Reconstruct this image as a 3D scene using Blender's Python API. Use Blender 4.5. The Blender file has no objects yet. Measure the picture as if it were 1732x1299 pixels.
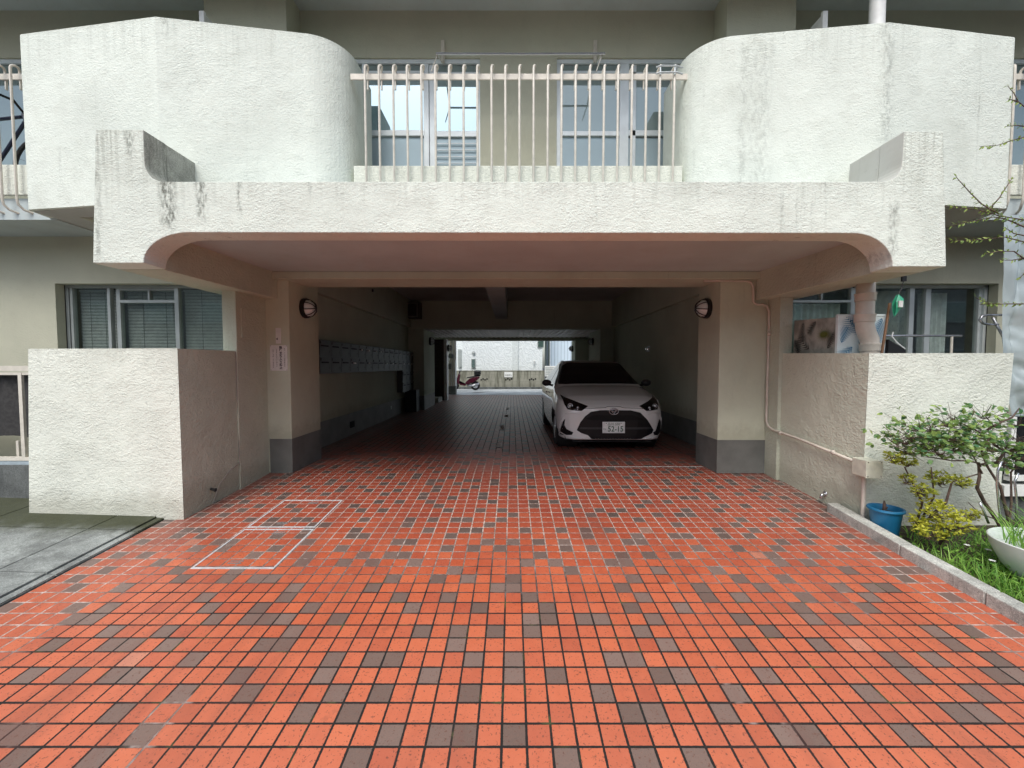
import bpy, bmesh, math, random
from mathutils import Vector, Matrix
from mathutils.bvhtree import BVHTree
random.seed(7)
R = math.radians
S = bpy.context.scene
COL = S.collection
PI = math.pi

# ---------------------------------------------------------------- camera, sky, sun, exposure
F, TILT, H = 715.0, R(2.52), 1.32
cam_d = bpy.data.cameras.new('camera'); cam = bpy.data.objects.new('camera', cam_d); COL.objects.link(cam)
cam.location = (0, 0, H); cam.rotation_euler = (R(90) - TILT, 0, 0)
cam_d.sensor_width = 36; cam_d.lens = F / 1732 * 36; cam_d.clip_start = .05; cam_d.clip_end = 1500
S.camera = cam
SUN_EL, SUN_ROT = 53, 196          # overcast sun high behind the camera
w = bpy.data.worlds.new('World'); S.world = w; w.use_nodes = True
nt = w.node_tree; nt.nodes.clear()
sky = nt.nodes.new('ShaderNodeTexSky'); sky.sky_type = 'NISHITA'; sky.sun_disc = False
sky.sun_elevation = R(SUN_EL); sky.sun_rotation = R(SUN_ROT); sky.dust_density = 2.5; sky.ozone_density = 1.2
hs = nt.nodes.new('ShaderNodeHueSaturation'); hs.inputs['Saturation'].default_value = .70
bg = nt.nodes.new('ShaderNodeBackground'); bg.inputs[1].default_value = .15
out = nt.nodes.new('ShaderNodeOutputWorld')
nt.links.new(sky.outputs[0], hs.inputs['Color']); nt.links.new(hs.outputs[0], bg.inputs[0]); nt.links.new(bg.outputs[0], out.inputs[0])
sd = bpy.data.lights.new('sun', 'SUN'); sd.energy = 1.5; sd.angle = R(30); sd.color = (1, .99, .965)
so = bpy.data.objects.new('sun', sd); COL.objects.link(so)
az = R(SUN_ROT)
sdir = Vector((math.sin(az) * math.cos(R(SUN_EL)), math.cos(az) * math.cos(R(SUN_EL)), math.sin(R(SUN_EL))))
so.rotation_euler = sdir.to_track_quat('Z', 'Y').to_euler(); so.location = (0, -20, 30)
S.view_settings.view_transform = 'Standard'; S.view_settings.look = 'None'
S.view_settings.exposure = 0.55; S.view_settings.gamma = 1
S.render.engine = 'CYCLES'
S.cycles.max_bounces = 10; S.cycles.diffuse_bounces = 6; S.cycles.glossy_bounces = 4; S.cycles.transparent_max_bounces = 12
S.cycles.sample_clamp_indirect = 6

# ---------------------------------------------------------------- helpers
def P(u, v, Y):                    # a point at depth Y, read off the photograph's geometry
    a = (u - 866) / F; b = (649.5 - v) / F; c = math.cos(TILT); s = math.sin(TILT); q = c + b * s
    return Vector((a / q * Y, Y, H + (b * c - s) / q * Y))
def ramp(Y): return min(0.0, -.37 + .0713 * Y)

class MB:
    def __init__(s): s.v = []; s.f = []; s.m = []
    def add(s, vs, fs, m=0):
        o = len(s.v); s.v += [Vector(x) for x in vs]; s.f += [tuple(i + o for i in f) for f in fs]; s.m += [m] * len(fs)
    def box(s, x0, x1, y0, y1, z0, z1, m=0):
        s.add([(x0,y0,z0),(x1,y0,z0),(x1,y1,z0),(x0,y1,z0),(x0,y0,z1),(x1,y0,z1),(x1,y1,z1),(x0,y1,z1)],
              [(0,3,2,1),(4,5,6,7),(0,1,5,4),(1,2,6,5),(2,3,7,6),(3,0,4,7)], m); return s
    def hexa(s, p, m=0):
        s.add(p, [(0,3,2,1),(4,5,6,7),(0,1,5,4),(1,2,6,5),(2,3,7,6),(3,0,4,7)], m); return s
    def prism(s, pts, f0, f1, m=0):    # pts 2D ; f0, f1 map 2D -> 3D for the two caps
        n = len(pts); vs = [f0(p) for p in pts] + [f1(p) for p in pts]
        s.add(vs, [tuple(range(n)), tuple(reversed(range(n, 2*n)))] + [(i, i+n, (i+1) % n + n, (i+1) % n) for i in range(n)], m); return s
    def tube(s, pts, r, seg=8, m=0, caps=True):
        pts = [Vector(p) for p in pts]; rs = r if isinstance(r, (list, tuple)) else [r] * len(pts)
        n = len(pts); vs = []; prev = None
        for i, p in enumerate(pts):
            t = (pts[min(i+1, n-1)] - pts[max(i-1, 0)]).normalized()
            if prev is None:
                a = Vector((0,0,1)) if abs(t.z) < .9 else Vector((1,0,0)); x = t.cross(a).normalized()
            else: x = (prev - t * prev.dot(t)).normalized()
            prev = x; y = t.cross(x)
            vs += [p + (x * math.cos(2*PI*k/seg) + y * math.sin(2*PI*k/seg)) * rs[i] for k in range(seg)]
        fs = [(i*seg+k, i*seg+(k+1) % seg, (i+1)*seg+(k+1) % seg, (i+1)*seg+k) for i in range(n-1) for k in range(seg)]
        if caps: fs += [tuple(reversed(range(seg))), tuple(range((n-1)*seg, n*seg))]
        s.add(vs, fs, m); return s
    def lathe(s, prof, c, axis=(0,0,1), seg=24, m=0, sx=1, sy=1):
        q = Vector((0,0,1)).rotation_difference(Vector(axis).normalized()); c = Vector(c)
        vs = []
        for (r, h) in prof:
            for k in range(seg):
                a = 2*PI*k/seg; vs.append(c + q @ Vector((r*math.cos(a)*sx, r*math.sin(a)*sy, h)))
        n = len(prof)
        s.add(vs, [(i*seg+k, i*seg+(k+1) % seg, (i+1)*seg+(k+1) % seg, (i+1)*seg+k) for i in range(n-1) for k in range(seg)], m); return s
    def leaf(s, c, d, n, L, W, m=0):   # folded leaf from c along d
        c = Vector(c); d = Vector(d).normalized(); n = Vector(n); x = d.cross(n)
        if x.length < 1e-3: x = d.orthogonal()
        x.normalize(); n = x.cross(d)
        q = [c, c + d*L*.35 + x*W*.5 + n*W*.12, c + d*L*.7 + x*W*.4 + n*W*.1, c + d*L - n*W*.15, c + d*L*.7 - x*W*.4 + n*W*.1, c + d*L*.35 - x*W*.5 + n*W*.12, c + d*L*.5]
        s.add(q, [(0,1,6),(1,2,6),(2,3,6),(3,4,6),(4,5,6),(5,0,6)], m)
    def build(s, name, mats, parent=None, origin=None, smooth=False, bevel=0, weld=False):
        o_w = Vector(origin) if origin is not None else (ORG[parent.name] if parent else Vector((0,0,0)))
        me = bpy.data.meshes.new(name); me.from_pydata([v - o_w for v in s.v], [], s.f)
        for m in (mats if isinstance(mats, (list, tuple)) else [mats]): me.materials.append(m)
        me.polygons.foreach_set('material_index', s.m)
        bm = bmesh.new(); bm.from_mesh(me)
        if weld: bmesh.ops.remove_doubles(bm, verts=bm.verts, dist=1e-5)
        if weld != 'keep': bmesh.ops.recalc_face_normals(bm, faces=bm.faces)
        bm.to_mesh(me); bm.free()
        if smooth:
            me.polygons.foreach_set('use_smooth', [True] * len(me.polygons))
        ob = bpy.data.objects.new(name, me); COL.objects.link(ob)
        if smooth and smooth != 'all': me.set_sharp_from_angle(angle=R(38))
        if bevel:
            b = ob.modifiers.new('bevel', 'BEVEL'); b.width = bevel; b.segments = 2; b.limit_method = 'ANGLE'; b.angle_limit = R(40)
        if parent:
            ob.parent = parent; ob.location = o_w - ORG[parent.name]
        else: ob.location = o_w
        ORG[ob.name] = o_w.copy()
        return ob
ORG = {}
def tag(o, label=None, cat=None, group=None, kind=None):
    if label: o['label'] = label
    if cat: o['category'] = cat
    if group: o['group'] = group
    if kind: o['kind'] = kind
    return o
def thing(name, label, cat, loc, group=None):
    o = bpy.data.objects.new(name, None); COL.objects.link(o); o.location = loc; o.empty_display_size = .1
    ORG[o.name] = Vector(loc); return tag(o, label, cat, group)
def copy_tree(o, parent=None, loc=None):
    c = o.copy(); COL.objects.link(c)
    if parent: c.parent = parent
    if loc is not None: c.location = loc
    ORG[c.name] = Vector(c.location)
    for ch in list(o.children): copy_tree(ch, c)
    return c
def structure(name, mb, m, **k): return tag(mb.build(name, m, **k), kind='structure')

# ---------------------------------------------------------------- materials
class N:
    def __init__(s, name):
        s.m = bpy.data.materials.new(name); s.m.use_nodes = True; s.t = s.m.node_tree; s.b = s.t.nodes['Principled BSDF']
        s.out = s.t.nodes['Material Output']
    def n(s, kind, **k):
        x = s.t.nodes.new(kind)
        for a, v in k.items():
            if a.startswith('i_'): x.inputs[a[2:].replace('_', ' ')].default_value = v
            else: setattr(x, a, v)
        return x
    def l(s, a, b): s.t.links.new(a, b)
    def math(s, op, a, b=None, c=None, clamp=False):
        x = s.t.nodes.new('ShaderNodeMath'); x.operation = op; x.use_clamp = clamp
        for i, v in enumerate((a, b, c)):
            if v is None: continue
            if isinstance(v, (int, float)): x.inputs[i].default_value = v
            else: s.l(v, x.inputs[i])
        return x.outputs[0]
    def mix(s, f, a, b, blend='MIX'):
        x = s.t.nodes.new('ShaderNodeMix'); x.data_type = 'RGBA'; x.blend_type = blend
        for sock, v in ((x.inputs[0], f), (x.inputs[6], a), (x.inputs[7], b)):
            if isinstance(v, (int, float)): sock.default_value = v
            elif isinstance(v, tuple): sock.default_value = (*v, 1) if len(v) == 3 else v
            else: s.l(v, sock)
        return x.outputs[2]
    def pos(s): return s.t.nodes.new('ShaderNodeNewGeometry').outputs['Position']
    def obj(s): return s.t.nodes.new('ShaderNodeTexCoord').outputs['Object']
    def xyz(s, v):
        x = s.t.nodes.new('ShaderNodeSeparateXYZ'); s.l(v, x.inputs[0]); return x.outputs
    def scale(s, v, sc):
        x = s.t.nodes.new('ShaderNodeMapping'); s.l(v, x.inputs[0]); x.inputs['Scale'].default_value = sc; return x.outputs[0]
    def noise(s, v, sc, det=3, rough=.55):
        x = s.t.nodes.new('ShaderNodeTexNoise'); s.l(v, x.inputs['Vector']); x.inputs['Scale'].default_value = sc
        x.inputs['Detail'].default_value = det; x.inputs['Roughness'].default_value = rough; return x.outputs['Fac']
    def ramp(s, v, a, b):   # smooth 0..1 between a and b
        x = s.t.nodes.new('ShaderNodeMapRange'); x.interpolation_type = 'SMOOTHSTEP'; s.l(v, x.inputs[0])
        x.inputs[1].default_value = a; x.inputs[2].default_value = b; return x.outputs[0]
    def bump(s, h, strength, dist=.01):
        x = s.t.nodes.new('ShaderNodeBump'); x.inputs['Strength'].default_value = strength; x.inputs['Distance'].default_value = dist
        s.l(h, x.inputs['Height']); s.l(x.outputs[0], s.b.inputs['Normal']); return x
    def set(s, **k):
        for a, v in k.items():
            i = s.b.inputs[{'col':'Base Color','rough':'Roughness','metal':'Metallic','spec':'Specular IOR Level','coat':'Coat Weight','trans':'Transmission Weight','alpha':'Alpha'}[a]]
            if isinstance(v, tuple): i.default_value = (*v, 1)
            elif isinstance(v, (int, float)): i.default_value = v
            else: s.l(v, i)
        return s

def plain(name, col, rough=.6, metal=0, var=.12, sc=14, bump=0, spec=.5):
    n = N(name); f = n.noise(n.obj(), sc, 4)
    c = n.mix(n.ramp(f, .3, .7), tuple(x*(1-var) for x in col), tuple(min(1, x*(1+var)) for x in col))
    n.set(col=c, rough=rough, metal=metal, spec=spec)
    if bump: n.bump(n.noise(n.obj(), sc*6, 3), bump, .004)
    return n.m

def stucco(name, col, grain=75, st=.9, stains=0, dist=.012, crackx=(), drips=(), base=None):
    n = N(name); p = n.pos(); x, y, z = n.xyz(p)
    big = n.noise(p, 1.3, 4); mid = n.noise(p, 9, 3)
    c = n.mix(n.ramp(big, .3, .7), tuple(v*.93 for v in col), tuple(min(1, v*1.05) for v in col))
    c = n.mix(n.math('MULTIPLY', n.ramp(mid, .45, .75), .10), c, (.42, .40, .32))
    a = n.noise(p, grain, 2, .5); b = n.noise(n.scale(p, (1, 1, 1.7)), grain*.42, 3, .6)
    amp = n.math('ADD', .55, n.math('MULTIPLY', n.ramp(n.noise(p, 2.1, 4, .7), .3, .7), .75))
    hgt = n.math('MULTIPLY', amp, n.math('ADD', n.math('MULTIPLY', a, .62), n.math('MULTIPLY', b, .68)))
    hgt = n.math('ADD', hgt, n.math('MULTIPLY', n.noise(p, 3.5, 3), 1.6))
    pits = n.ramp(b, .36, .28)
    c = n.mix(n.math('MULTIPLY', pits, .35), c, (.30, .31, .27))
    if stains:
        sn = n.noise(n.scale(p, (14, 14, .9)), 1.0, 5, .7); sn2 = n.noise(n.scale(p, (2.2, 2.2, .25)), 1.0, 3)
        f = n.math('MULTIPLY', n.ramp(sn, .52, .72), n.ramp(sn2, .52, .68))
        f = n.math('MULTIPLY', f, n.ramp(n.noise(p, 40, 3), .3, .6))
        c = n.mix(n.math('MULTIPLY', f, stains), c, (.10, .105, .075))
    for (zt, ln, amt) in drips:              # thin rain streaks running down from a top edge
        e = n.math('MULTIPLY', n.noise(n.scale(p, (5, 5, .2)), 1, 4, .7), ln*2)
        fade = n.ramp(n.math('ADD', z, e), zt - ln*.15, zt + ln*.95)
        d1 = n.ramp(n.noise(n.scale(p, (26, 26, .8)), 1, 4, .65), .47, .68)
        c = n.mix(n.math('MULTIPLY', n.math('MULTIPLY', fade, d1), amt), c, (.20, .21, .16))
        c = n.mix(n.math('MULTIPLY', n.ramp(z, zt-.035, zt), amt*.7), c, (.25, .25, .19))
    if base is not None:
        f = n.ramp(n.math('ADD', z, n.math('MULTIPLY', n.noise(p, 8, 5, .7), -.35)), base+.05, base-.16)
        c = n.mix(n.math('MULTIPLY', f, .32), c, (.22, .20, .13))
    gr_ = n.ramp(n.noise(n.scale(p, (1, 1, .6)), 2.3, 6, .75), .50, .74)
    c = n.mix(n.math('MULTIPLY', gr_, .16), c, (.30, .32, .24))
    for (cx, wd, z0, z1, amt) in crackx:     # run-off stains below joints
        d = n.math('ABSOLUTE', n.math('SUBTRACT', n.math('ADD', x, n.math('MULTIPLY', n.noise(n.scale(p, (3, 3, 6)), 1, 4), .06)), cx + .03))
        f = n.math('MULTIPLY', n.ramp(d, wd, wd*.15), n.math('MULTIPLY', n.ramp(z, z0, z0+.15), n.ramp(z, z1+.03, z1)))
        f = n.math('MULTIPLY', f, n.ramp(n.noise(n.scale(p, (30, 30, 14)), 1, 4, .7), .38, .66))
        c = n.mix(n.math('MULTIPLY', f, amt), c, (.085, .09, .07))
    n.set(col=c, rough=.92, spec=.2); n.bump(hgt, st, dist)
    return n.m

CREAM = (.70, .68, .60)
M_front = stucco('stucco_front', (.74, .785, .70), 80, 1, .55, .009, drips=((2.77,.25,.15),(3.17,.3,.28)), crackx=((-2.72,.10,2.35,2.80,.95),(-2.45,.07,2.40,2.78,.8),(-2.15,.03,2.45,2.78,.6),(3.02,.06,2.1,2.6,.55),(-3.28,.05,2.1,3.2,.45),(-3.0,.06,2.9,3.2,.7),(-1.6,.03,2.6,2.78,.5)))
M_parapet = stucco('stucco_parapet', (.73, .77, .69), 85, .95, .35, .0075, drips=((4.41,.45,.13),), crackx=((3.36,.10,3.3,4.45,.35),(2.3,.16,2.8,4.3,.22),(2.15,.05,2.9,4.3,.25),(-3.1,.05,4.2,4.45,.5)))
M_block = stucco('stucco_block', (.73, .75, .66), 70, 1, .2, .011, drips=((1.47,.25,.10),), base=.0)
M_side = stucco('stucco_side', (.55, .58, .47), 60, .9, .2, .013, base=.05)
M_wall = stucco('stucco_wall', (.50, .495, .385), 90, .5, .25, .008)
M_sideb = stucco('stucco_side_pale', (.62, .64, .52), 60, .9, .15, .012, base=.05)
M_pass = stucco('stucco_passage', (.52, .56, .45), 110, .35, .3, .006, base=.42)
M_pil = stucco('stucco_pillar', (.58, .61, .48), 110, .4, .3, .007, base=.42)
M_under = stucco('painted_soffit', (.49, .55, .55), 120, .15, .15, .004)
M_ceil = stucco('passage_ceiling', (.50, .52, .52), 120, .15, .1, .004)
M_skirt = plain('grey_skirting', (.15, .155, .142), .6, var=.15, sc=4, bump=.2)
M_alu = plain('aluminium_frame', (.62, .66, .66), .4, .3, .08, 5)
M_alud = plain('dull_window_frame', (.36, .39, .38), .45, .2, .1, 5)
M_rail = plain('beige_steel', (.62, .58, .50), .45, 0, .1, 12)
M_beige = plain('beige_pvc', (.60, .54, .46), .45, 0, .08, 6)
M_white = plain('white_paint', (.78, .78, .75), .5, 0, .06, 10)
M_black = plain('black_plastic', (.012, .012, .013), .4, 0, .1, 10)
M_dark = plain('dark_void', (.01, .01, .01), .9)
M_rubber = plain('rubber', (.02, .02, .02), .85, 0, .2, 30)
M_chrome = plain('steel', (.6, .6, .62), .25, .9, .05, 8)
M_trim = plain('manhole_trim', (.60, .62, .62), .45, .2, .15, 20)
M_globe = plain('frosted_glass_globe', (.78, .84, .84), .25, 0, .04, 6)

def tiles():
    n = N('red_paving_tiles'); p = n.pos(); x, y, z = n.xyz(p); T = .105
    u = n.math('DIVIDE', n.math('ADD', x, .043), T); v = n.math('DIVIDE', n.math('SUBTRACT', y, 1.675), T)
    wob = n.noise(p, 3, 2)
    fu = n.math('FRACT', u); fv = n.math('FRACT', v)
    du = n.math('MINIMUM', fu, n.math('SUBTRACT', 1, fu)); dv = n.math('MINIMUM', fv, n.math('SUBTRACT', 1, fv))
    d = n.math('MINIMUM', du, dv)
    d = n.math('ADD', d, n.math('ADD', n.math('MULTIPLY', n.math('SUBTRACT', n.noise(p, 130, 2), .5), .034), n.math('MULTIPLY', n.math('SUBTRACT', n.noise(p, 6, 3), .5), .045)))
    joint = n.ramp(d, .056, .040)
    cx = n.n('ShaderNodeCombineXYZ'); n.l(n.math('FLOOR', u), cx.inputs[0]); n.l(n.math('FLOOR', v), cx.inputs[1])
    wn = n.n('ShaderNodeTexWhiteNoise', noise_dimensions='3D'); n.l(cx.outputs[0], wn.inputs['Vector'])
    r1 = wn.outputs['Value']; rc = n.xyz(wn.outputs['Color'])
    fl = lambda q, k: n.math('FLOOR', n.math('DIVIDE', q, k))
    cb = n.n('ShaderNodeCombineXYZ'); n.l(fl(u, 2.0), cb.inputs[0]); n.l(fl(v, 2.0), cb.inputs[1]); cb.inputs[2].default_value = 3.3
    wb_ = n.n('ShaderNodeTexWhiteNoise', noise_dimensions='3D'); n.l(cb.outputs[0], wb_.inputs['Vector'])
    iu = n.math('SUBTRACT', n.math('FLOOR', u), n.math('MULTIPLY', fl(u, 2.0), 2.0)); iv = n.math('SUBTRACT', n.math('FLOOR', v), n.math('MULTIPLY', fl(v, 2.0), 2.0))
    idx = n.math('ADD', iu, n.math('MULTIPLY', iv, 2.0)); pick = n.math('FLOOR', n.math('MULTIPLY', wb_.outputs['Value'], 3.999))
    same = n.math('LESS_THAN', n.math('ABSOLUTE', n.math('SUBTRACT', idx, pick)), .5)
    grey = n.math('MULTIPLY', same, n.math('LESS_THAN', n.xyz(wb_.outputs['Color'])[1], .86))
    grey = n.math('MAXIMUM', grey, n.math('GREATER_THAN', r1, .985))
    fine = n.noise(p, 260, 3, .7); med = n.noise(p, 24, 3)
    big = n.noise(p, 1.4, 4)
    red = n.mix(rc[0], (.48, .088, .030), (.60, .135, .052))
    red = n.mix(n.math('MULTIPLY', rc[1], .35), red, (.37, .062, .038))
    red = n.mix(n.math('MULTIPLY', n.ramp(med, .35, .75), .30), red, (.62, .16, .075))
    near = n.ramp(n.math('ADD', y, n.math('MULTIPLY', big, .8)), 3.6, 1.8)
    red = n.mix(n.math('MULTIPLY', near, .38), red, (.66, .225, .13))  # sky sheen painted in: tiles grow paler towards the camera
    red = n.mix(n.math('MULTIPLY', n.ramp(rc[2], .72, 1.0), .35), red, (.30, .055, .035))
    gr = n.mix(rc[1], (.125, .095, .080), (.21, .155, .130))
    pale = n.math('GREATER_THAN', rc[2], .997)
    c = n.mix(grey, red, gr); c = n.mix(n.math('MULTIPLY', pale, .5), c, (.65, .33, .22))
    speck = n.ramp(n.noise(n.scale(p, (1, 1, 1)), 88, 2, .6), .39, .33)
    c = n.mix(n.math('MULTIPLY', speck, .75), c, (.10, .04, .03))
    c = n.mix(n.math('MULTIPLY', n.ramp(fine, .3, .7), .14), c, (.65, .28, .17))
    # traffic grime on the paving of the passage
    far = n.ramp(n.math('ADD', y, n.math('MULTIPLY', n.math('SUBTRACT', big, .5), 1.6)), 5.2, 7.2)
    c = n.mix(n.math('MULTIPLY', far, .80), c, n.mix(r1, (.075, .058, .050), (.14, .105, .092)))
    mid = n.ramp(n.math('ADD', y, n.math('MULTIPLY', n.math('SUBTRACT', big, .5), 1.0)), 2.7, 4.3)  # canopy shade painted into the tile colour, darker from the canopy inwards
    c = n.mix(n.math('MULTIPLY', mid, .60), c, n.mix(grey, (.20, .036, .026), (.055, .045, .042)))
    # a darker band where the paving meets the side walls
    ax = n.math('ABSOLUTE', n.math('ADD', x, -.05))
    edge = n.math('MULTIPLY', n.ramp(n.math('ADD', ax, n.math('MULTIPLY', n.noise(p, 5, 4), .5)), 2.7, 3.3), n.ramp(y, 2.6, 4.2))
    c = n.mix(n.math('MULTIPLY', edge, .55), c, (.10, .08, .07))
    # joints: wet dark sand near, pale cement in the middle, dark again inside
    lightj = n.math('MULTIPLY', n.ramp(n.math('ADD', y, n.math('MULTIPLY', n.noise(p, 1.7, 6, .75), 2.2)), 3.5, 4.9), n.ramp(n.math('ADD', y, n.math('MULTIPLY', n.noise(p, 1.2, 3), 1.2)), 7.4, 6.4))
    outer = n.math('MULTIPLY', n.ramp(n.math('ABSOLUTE', x), 2.55, 2.75), n.ramp(y, 1.9, 2.3))
    patch = n.math('MULTIPLY', n.ramp(n.noise(n.scale(p, (1.6, .5, 1)), 2.0, 3), .66, .72), .6)
    lj = n.math('MAXIMUM', n.math('MAXIMUM', lightj, outer), patch)
    jc = n.mix(lj, (.016, .014, .012), n.mix(n.ramp(n.noise(p, 30, 3), .35, .7), (.30, .20, .16), (.58, .48, .42)))
    moss = n.ramp(n.noise(p, 7, 4), .58, .72)
    jc = n.mix(n.math('MULTIPLY', moss, n.math('MULTIPLY', n.math('SUBTRACT', 1, lj), .5)), jc, (.10, .12, .04))
    c = n.mix(joint, c, jc)
    dust = n.ramp(n.noise(n.scale(p, (1, .35, 1)), 11, 5, .75), .66, .80)
    c = n.mix(n.math('MULTIPLY', dust, .22), c, (.60, .36, .28))
    wear = n.ramp(n.noise(n.scale(p, (1.8, .25, 1)), 1.6, 5, .7), .48, .72)
    c = n.mix(n.math('MULTIPLY', wear, .30), c, (.17, .060, .045))
    blot = n.ramp(n.noise(p, 4.5, 5, .75), .60, .72)
    c = n.mix(n.math('MULTIPLY', blot, .28), c, (.12, .06, .045))
    rg = n.math('ADD', n.math('MULTIPLY', n.noise(p, 18, 3), .34), .24)
    n.set(col=c, rough=n.mix(joint, rg, (.9, .9, .9)), spec=.45)
    hgt = n.math('ADD', n.math('MULTIPLY', n.math('SUBTRACT', 1, joint), 1.0), n.math('ADD', n.math('MULTIPLY', fine, .10), n.math('MULTIPLY', rc[2], .12)))
    n.bump(hgt, .7, .006)
    return n.m
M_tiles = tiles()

def concrete(name, col, moss=0, sc=2.2, streak=0, rough=.9):
    n = N(name); p = n.pos(); a = n.noise(p, sc, 6, .65); b = n.noise(p, 60, 3); g = n.noise(p, 180, 2)
    c = n.mix(n.ramp(a, .3, .72), tuple(v*.6 for v in col), tuple(min(1, v*1.25) for v in col))
    c = n.mix(n.math('MULTIPLY', n.ramp(b, .4, .7), .3), c, tuple(v*.55 for v in col))
    c = n.mix(n.math('MULTIPLY', n.ramp(g, .52, .70), .5), c, tuple(min(1, v*2.0) for v in col))
    c = n.mix(n.math('MULTIPLY', n.ramp(n.noise(p, 95, 3, .7), .52, .64), .5), c, tuple(v*.3 for v in col))
    if moss:
        c = n.mix(n.math('MULTIPLY', n.ramp(n.noise(p, 3.1, 6, .8), .46, .62), .55), c, tuple(v*.32 for v in col))
        x, y, z = n.xyz(p)
        k = n.math('MULTIPLY', n.ramp(n.math('ADD', y, n.math('MULTIPLY', n.noise(p, 3, 5, .7), .5)), 3.62, 3.92), moss)
        c = n.mix(n.math('MULTIPLY', k, .9), c, n.mix(b, (.020, .024, .012), (.065, .07, .025)))
    if streak:
        f = n.ramp(n.noise(n.scale(p, (3.5, 3.5, .4)), 1.6, 5, .7), .48, .66)
        c = n.mix(n.math('MULTIPLY', f, streak), c, tuple(v*.22 for v in col))
    n.set(col=c, rough=rough, spec=.3); n.bump(n.math('ADD', b, n.math('MULTIPLY', g, .6)), .5, .006); return n.m
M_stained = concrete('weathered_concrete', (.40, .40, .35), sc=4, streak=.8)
M_path = concrete('path_concrete', (.30, .32, .30), moss=1)
M_kerb = concrete('kerb_concrete', (.50, .50, .45), sc=6, streak=.25)
M_plinth = concrete('plinth_concrete', (.15, .16, .155), sc=5, streak=.5)
M_road = concrete('road_concrete', (.58, .61, .60), sc=1)
M_blockw = concrete('old_block_wall', (.40, .38, .29), sc=1.5, streak=.75)
M_asph = concrete('asphalt', (.06, .06, .06), sc=3)
M_soil = concrete('soil', (.06, .045, .03), sc=12)

def leafmat(name, a, b, rough=.45, tr=.25):
    n = N(name); g = n.n('ShaderNodeNewGeometry'); r = g.outputs['Random Per Island']
    c = n.mix(r, a, b); c = n.mix(n.math('MULTIPLY', n.noise(g.outputs['Position'], 40, 2), .35), c, tuple(v*.5 for v in a))
    n.set(col=c, rough=rough, spec=.4)
    t = n.n('ShaderNodeBsdfTranslucent'); n.l(c, t.inputs[0]); mx = n.n('ShaderNodeMixShader'); mx.inputs[0].default_value = tr
    n.l(n.b.outputs[0], mx.inputs[1]); n.l(t.outputs[0], mx.inputs[2]); n.l(mx.outputs[0], n.out.inputs[0]); return n.m
M_lrose = leafmat('rose_leaves', (.08, .24, .11), (.46, .60, .15), .3, .4)
M_lyel = leafmat('yellow_leaves', (.44, .47, .05), (.80, .78, .10), .5, .35)
M_lgrn = leafmat('green_shrub_leaves', (.30, .36, .05), (.68, .68, .10), .5, .35)
M_grass = leafmat('grass_blades', (.12, .34, .05), (.42, .66, .13), .45, .4)
M_maple = leafmat('maple_leaves', (.16, .26, .05), (.34, .42, .09))
M_bark = plain('bark', (.10, .065, .05), .85, 0, .35, 20, .5)
M_flower = plain('white_petals', (.8, .8, .78), .6)

def glass(name, fac=.35, tint=(.90, .93, .91), base=None, rough=.02, gl=(.82,.87,.86)):
    n = N(name); n.t.nodes.remove(n.b)
    g = n.n('ShaderNodeBsdfGlossy'); g.inputs['Roughness'].default_value = rough; g.inputs['Color'].default_value = (*gl, 1)
    bn = n.n('ShaderNodeBump'); bn.inputs['Strength'].default_value = .05; bn.inputs['Distance'].default_value = .02
    n.l(n.noise(n.pos(), 1.5, 1), bn.inputs['Height']); n.l(bn.outputs[0], g.inputs['Normal'])
    if base: t = n.n('ShaderNodeBsdfDiffuse'); t.inputs[0].default_value = (*base, 1)
    else: t = n.n('ShaderNodeBsdfTransparent'); t.inputs[0].default_value = (*tint, 1)
    fr = n.n('ShaderNodeLayerWeight'); fr.inputs[0].default_value = .5
    mx = n.n('ShaderNodeMixShader'); n.l(n.math('ADD', n.math('MULTIPLY', n.math('POWER', fr.outputs['Facing'], 4), .5), fac, clamp=True), mx.inputs[0])
    n.l(t.outputs[0], mx.inputs[1]); n.l(g.outputs[0], mx.inputs[2]); n.l(mx.outputs[0], n.out.inputs[0]); return n.m
M_glass = glass('window_glass', .09)
M_glassb = glass('sky_reflecting_glass', .60, base=(.24, .30, .32), gl=(.62,.80,.86))
M_glassd = glass('dim_reflecting_glass', .22, base=(.22, .27, .26), gl=(.6,.72,.74))
M_frost = glass('frosted_glass', .18, base=(.30, .37, .40), rough=.35, gl=(.6,.75,.8))

# ---------------------------------------------------------------- ground
mb = MB(); mb.add([(-3.19,-3,ramp(-3)),(3.15,-3,ramp(-3)),(3.15,5.19,0),(-3.19,5.19,0),(3.15,18.9,0),(-3.19,18.9,0)], [(0,1,2,3),(3,2,4,5)])
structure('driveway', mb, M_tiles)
mb = MB(); mb.add([(-300,-300,-.62),(300,-300,-.62),(300,300,-.62),(-300,300,-.62)], [(0,1,2,3)]); structure('ground', mb, M_asph)
mb = MB(); mb.add([(-40,-14,-.59),(40,-14,-.59),(40,-3,-.589),(-40,-3,-.589)], [(0,1,2,3)]); structure('street', mb, M_asph)
mb = MB(); mb.box(-30, 30, 18.9, 26.5, -.62, -.012); structure('back_road', mb, M_road)
def pz(x, y): return ramp(y) + .028 + .028*(-3.2 - x)
mb = MB()
def pathq(x0, x1, y0, y1, d=0.0):
    mb.add([(x0,y0,pz(x0,y0)+d),(x1,y0,pz(x1,y0)+d),(x1,y1,pz(x1,y1)+d),(x0,y1,pz(x0,y1)+d),(x0,y0,-.62),(x1,y0,-.62),(x1,y1,-.62),(x0,y1,-.62)], [(0,1,2,3),(0,4,5,1),(1,5,6,2),(3,2,6,7),(0,3,7,4)])
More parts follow.
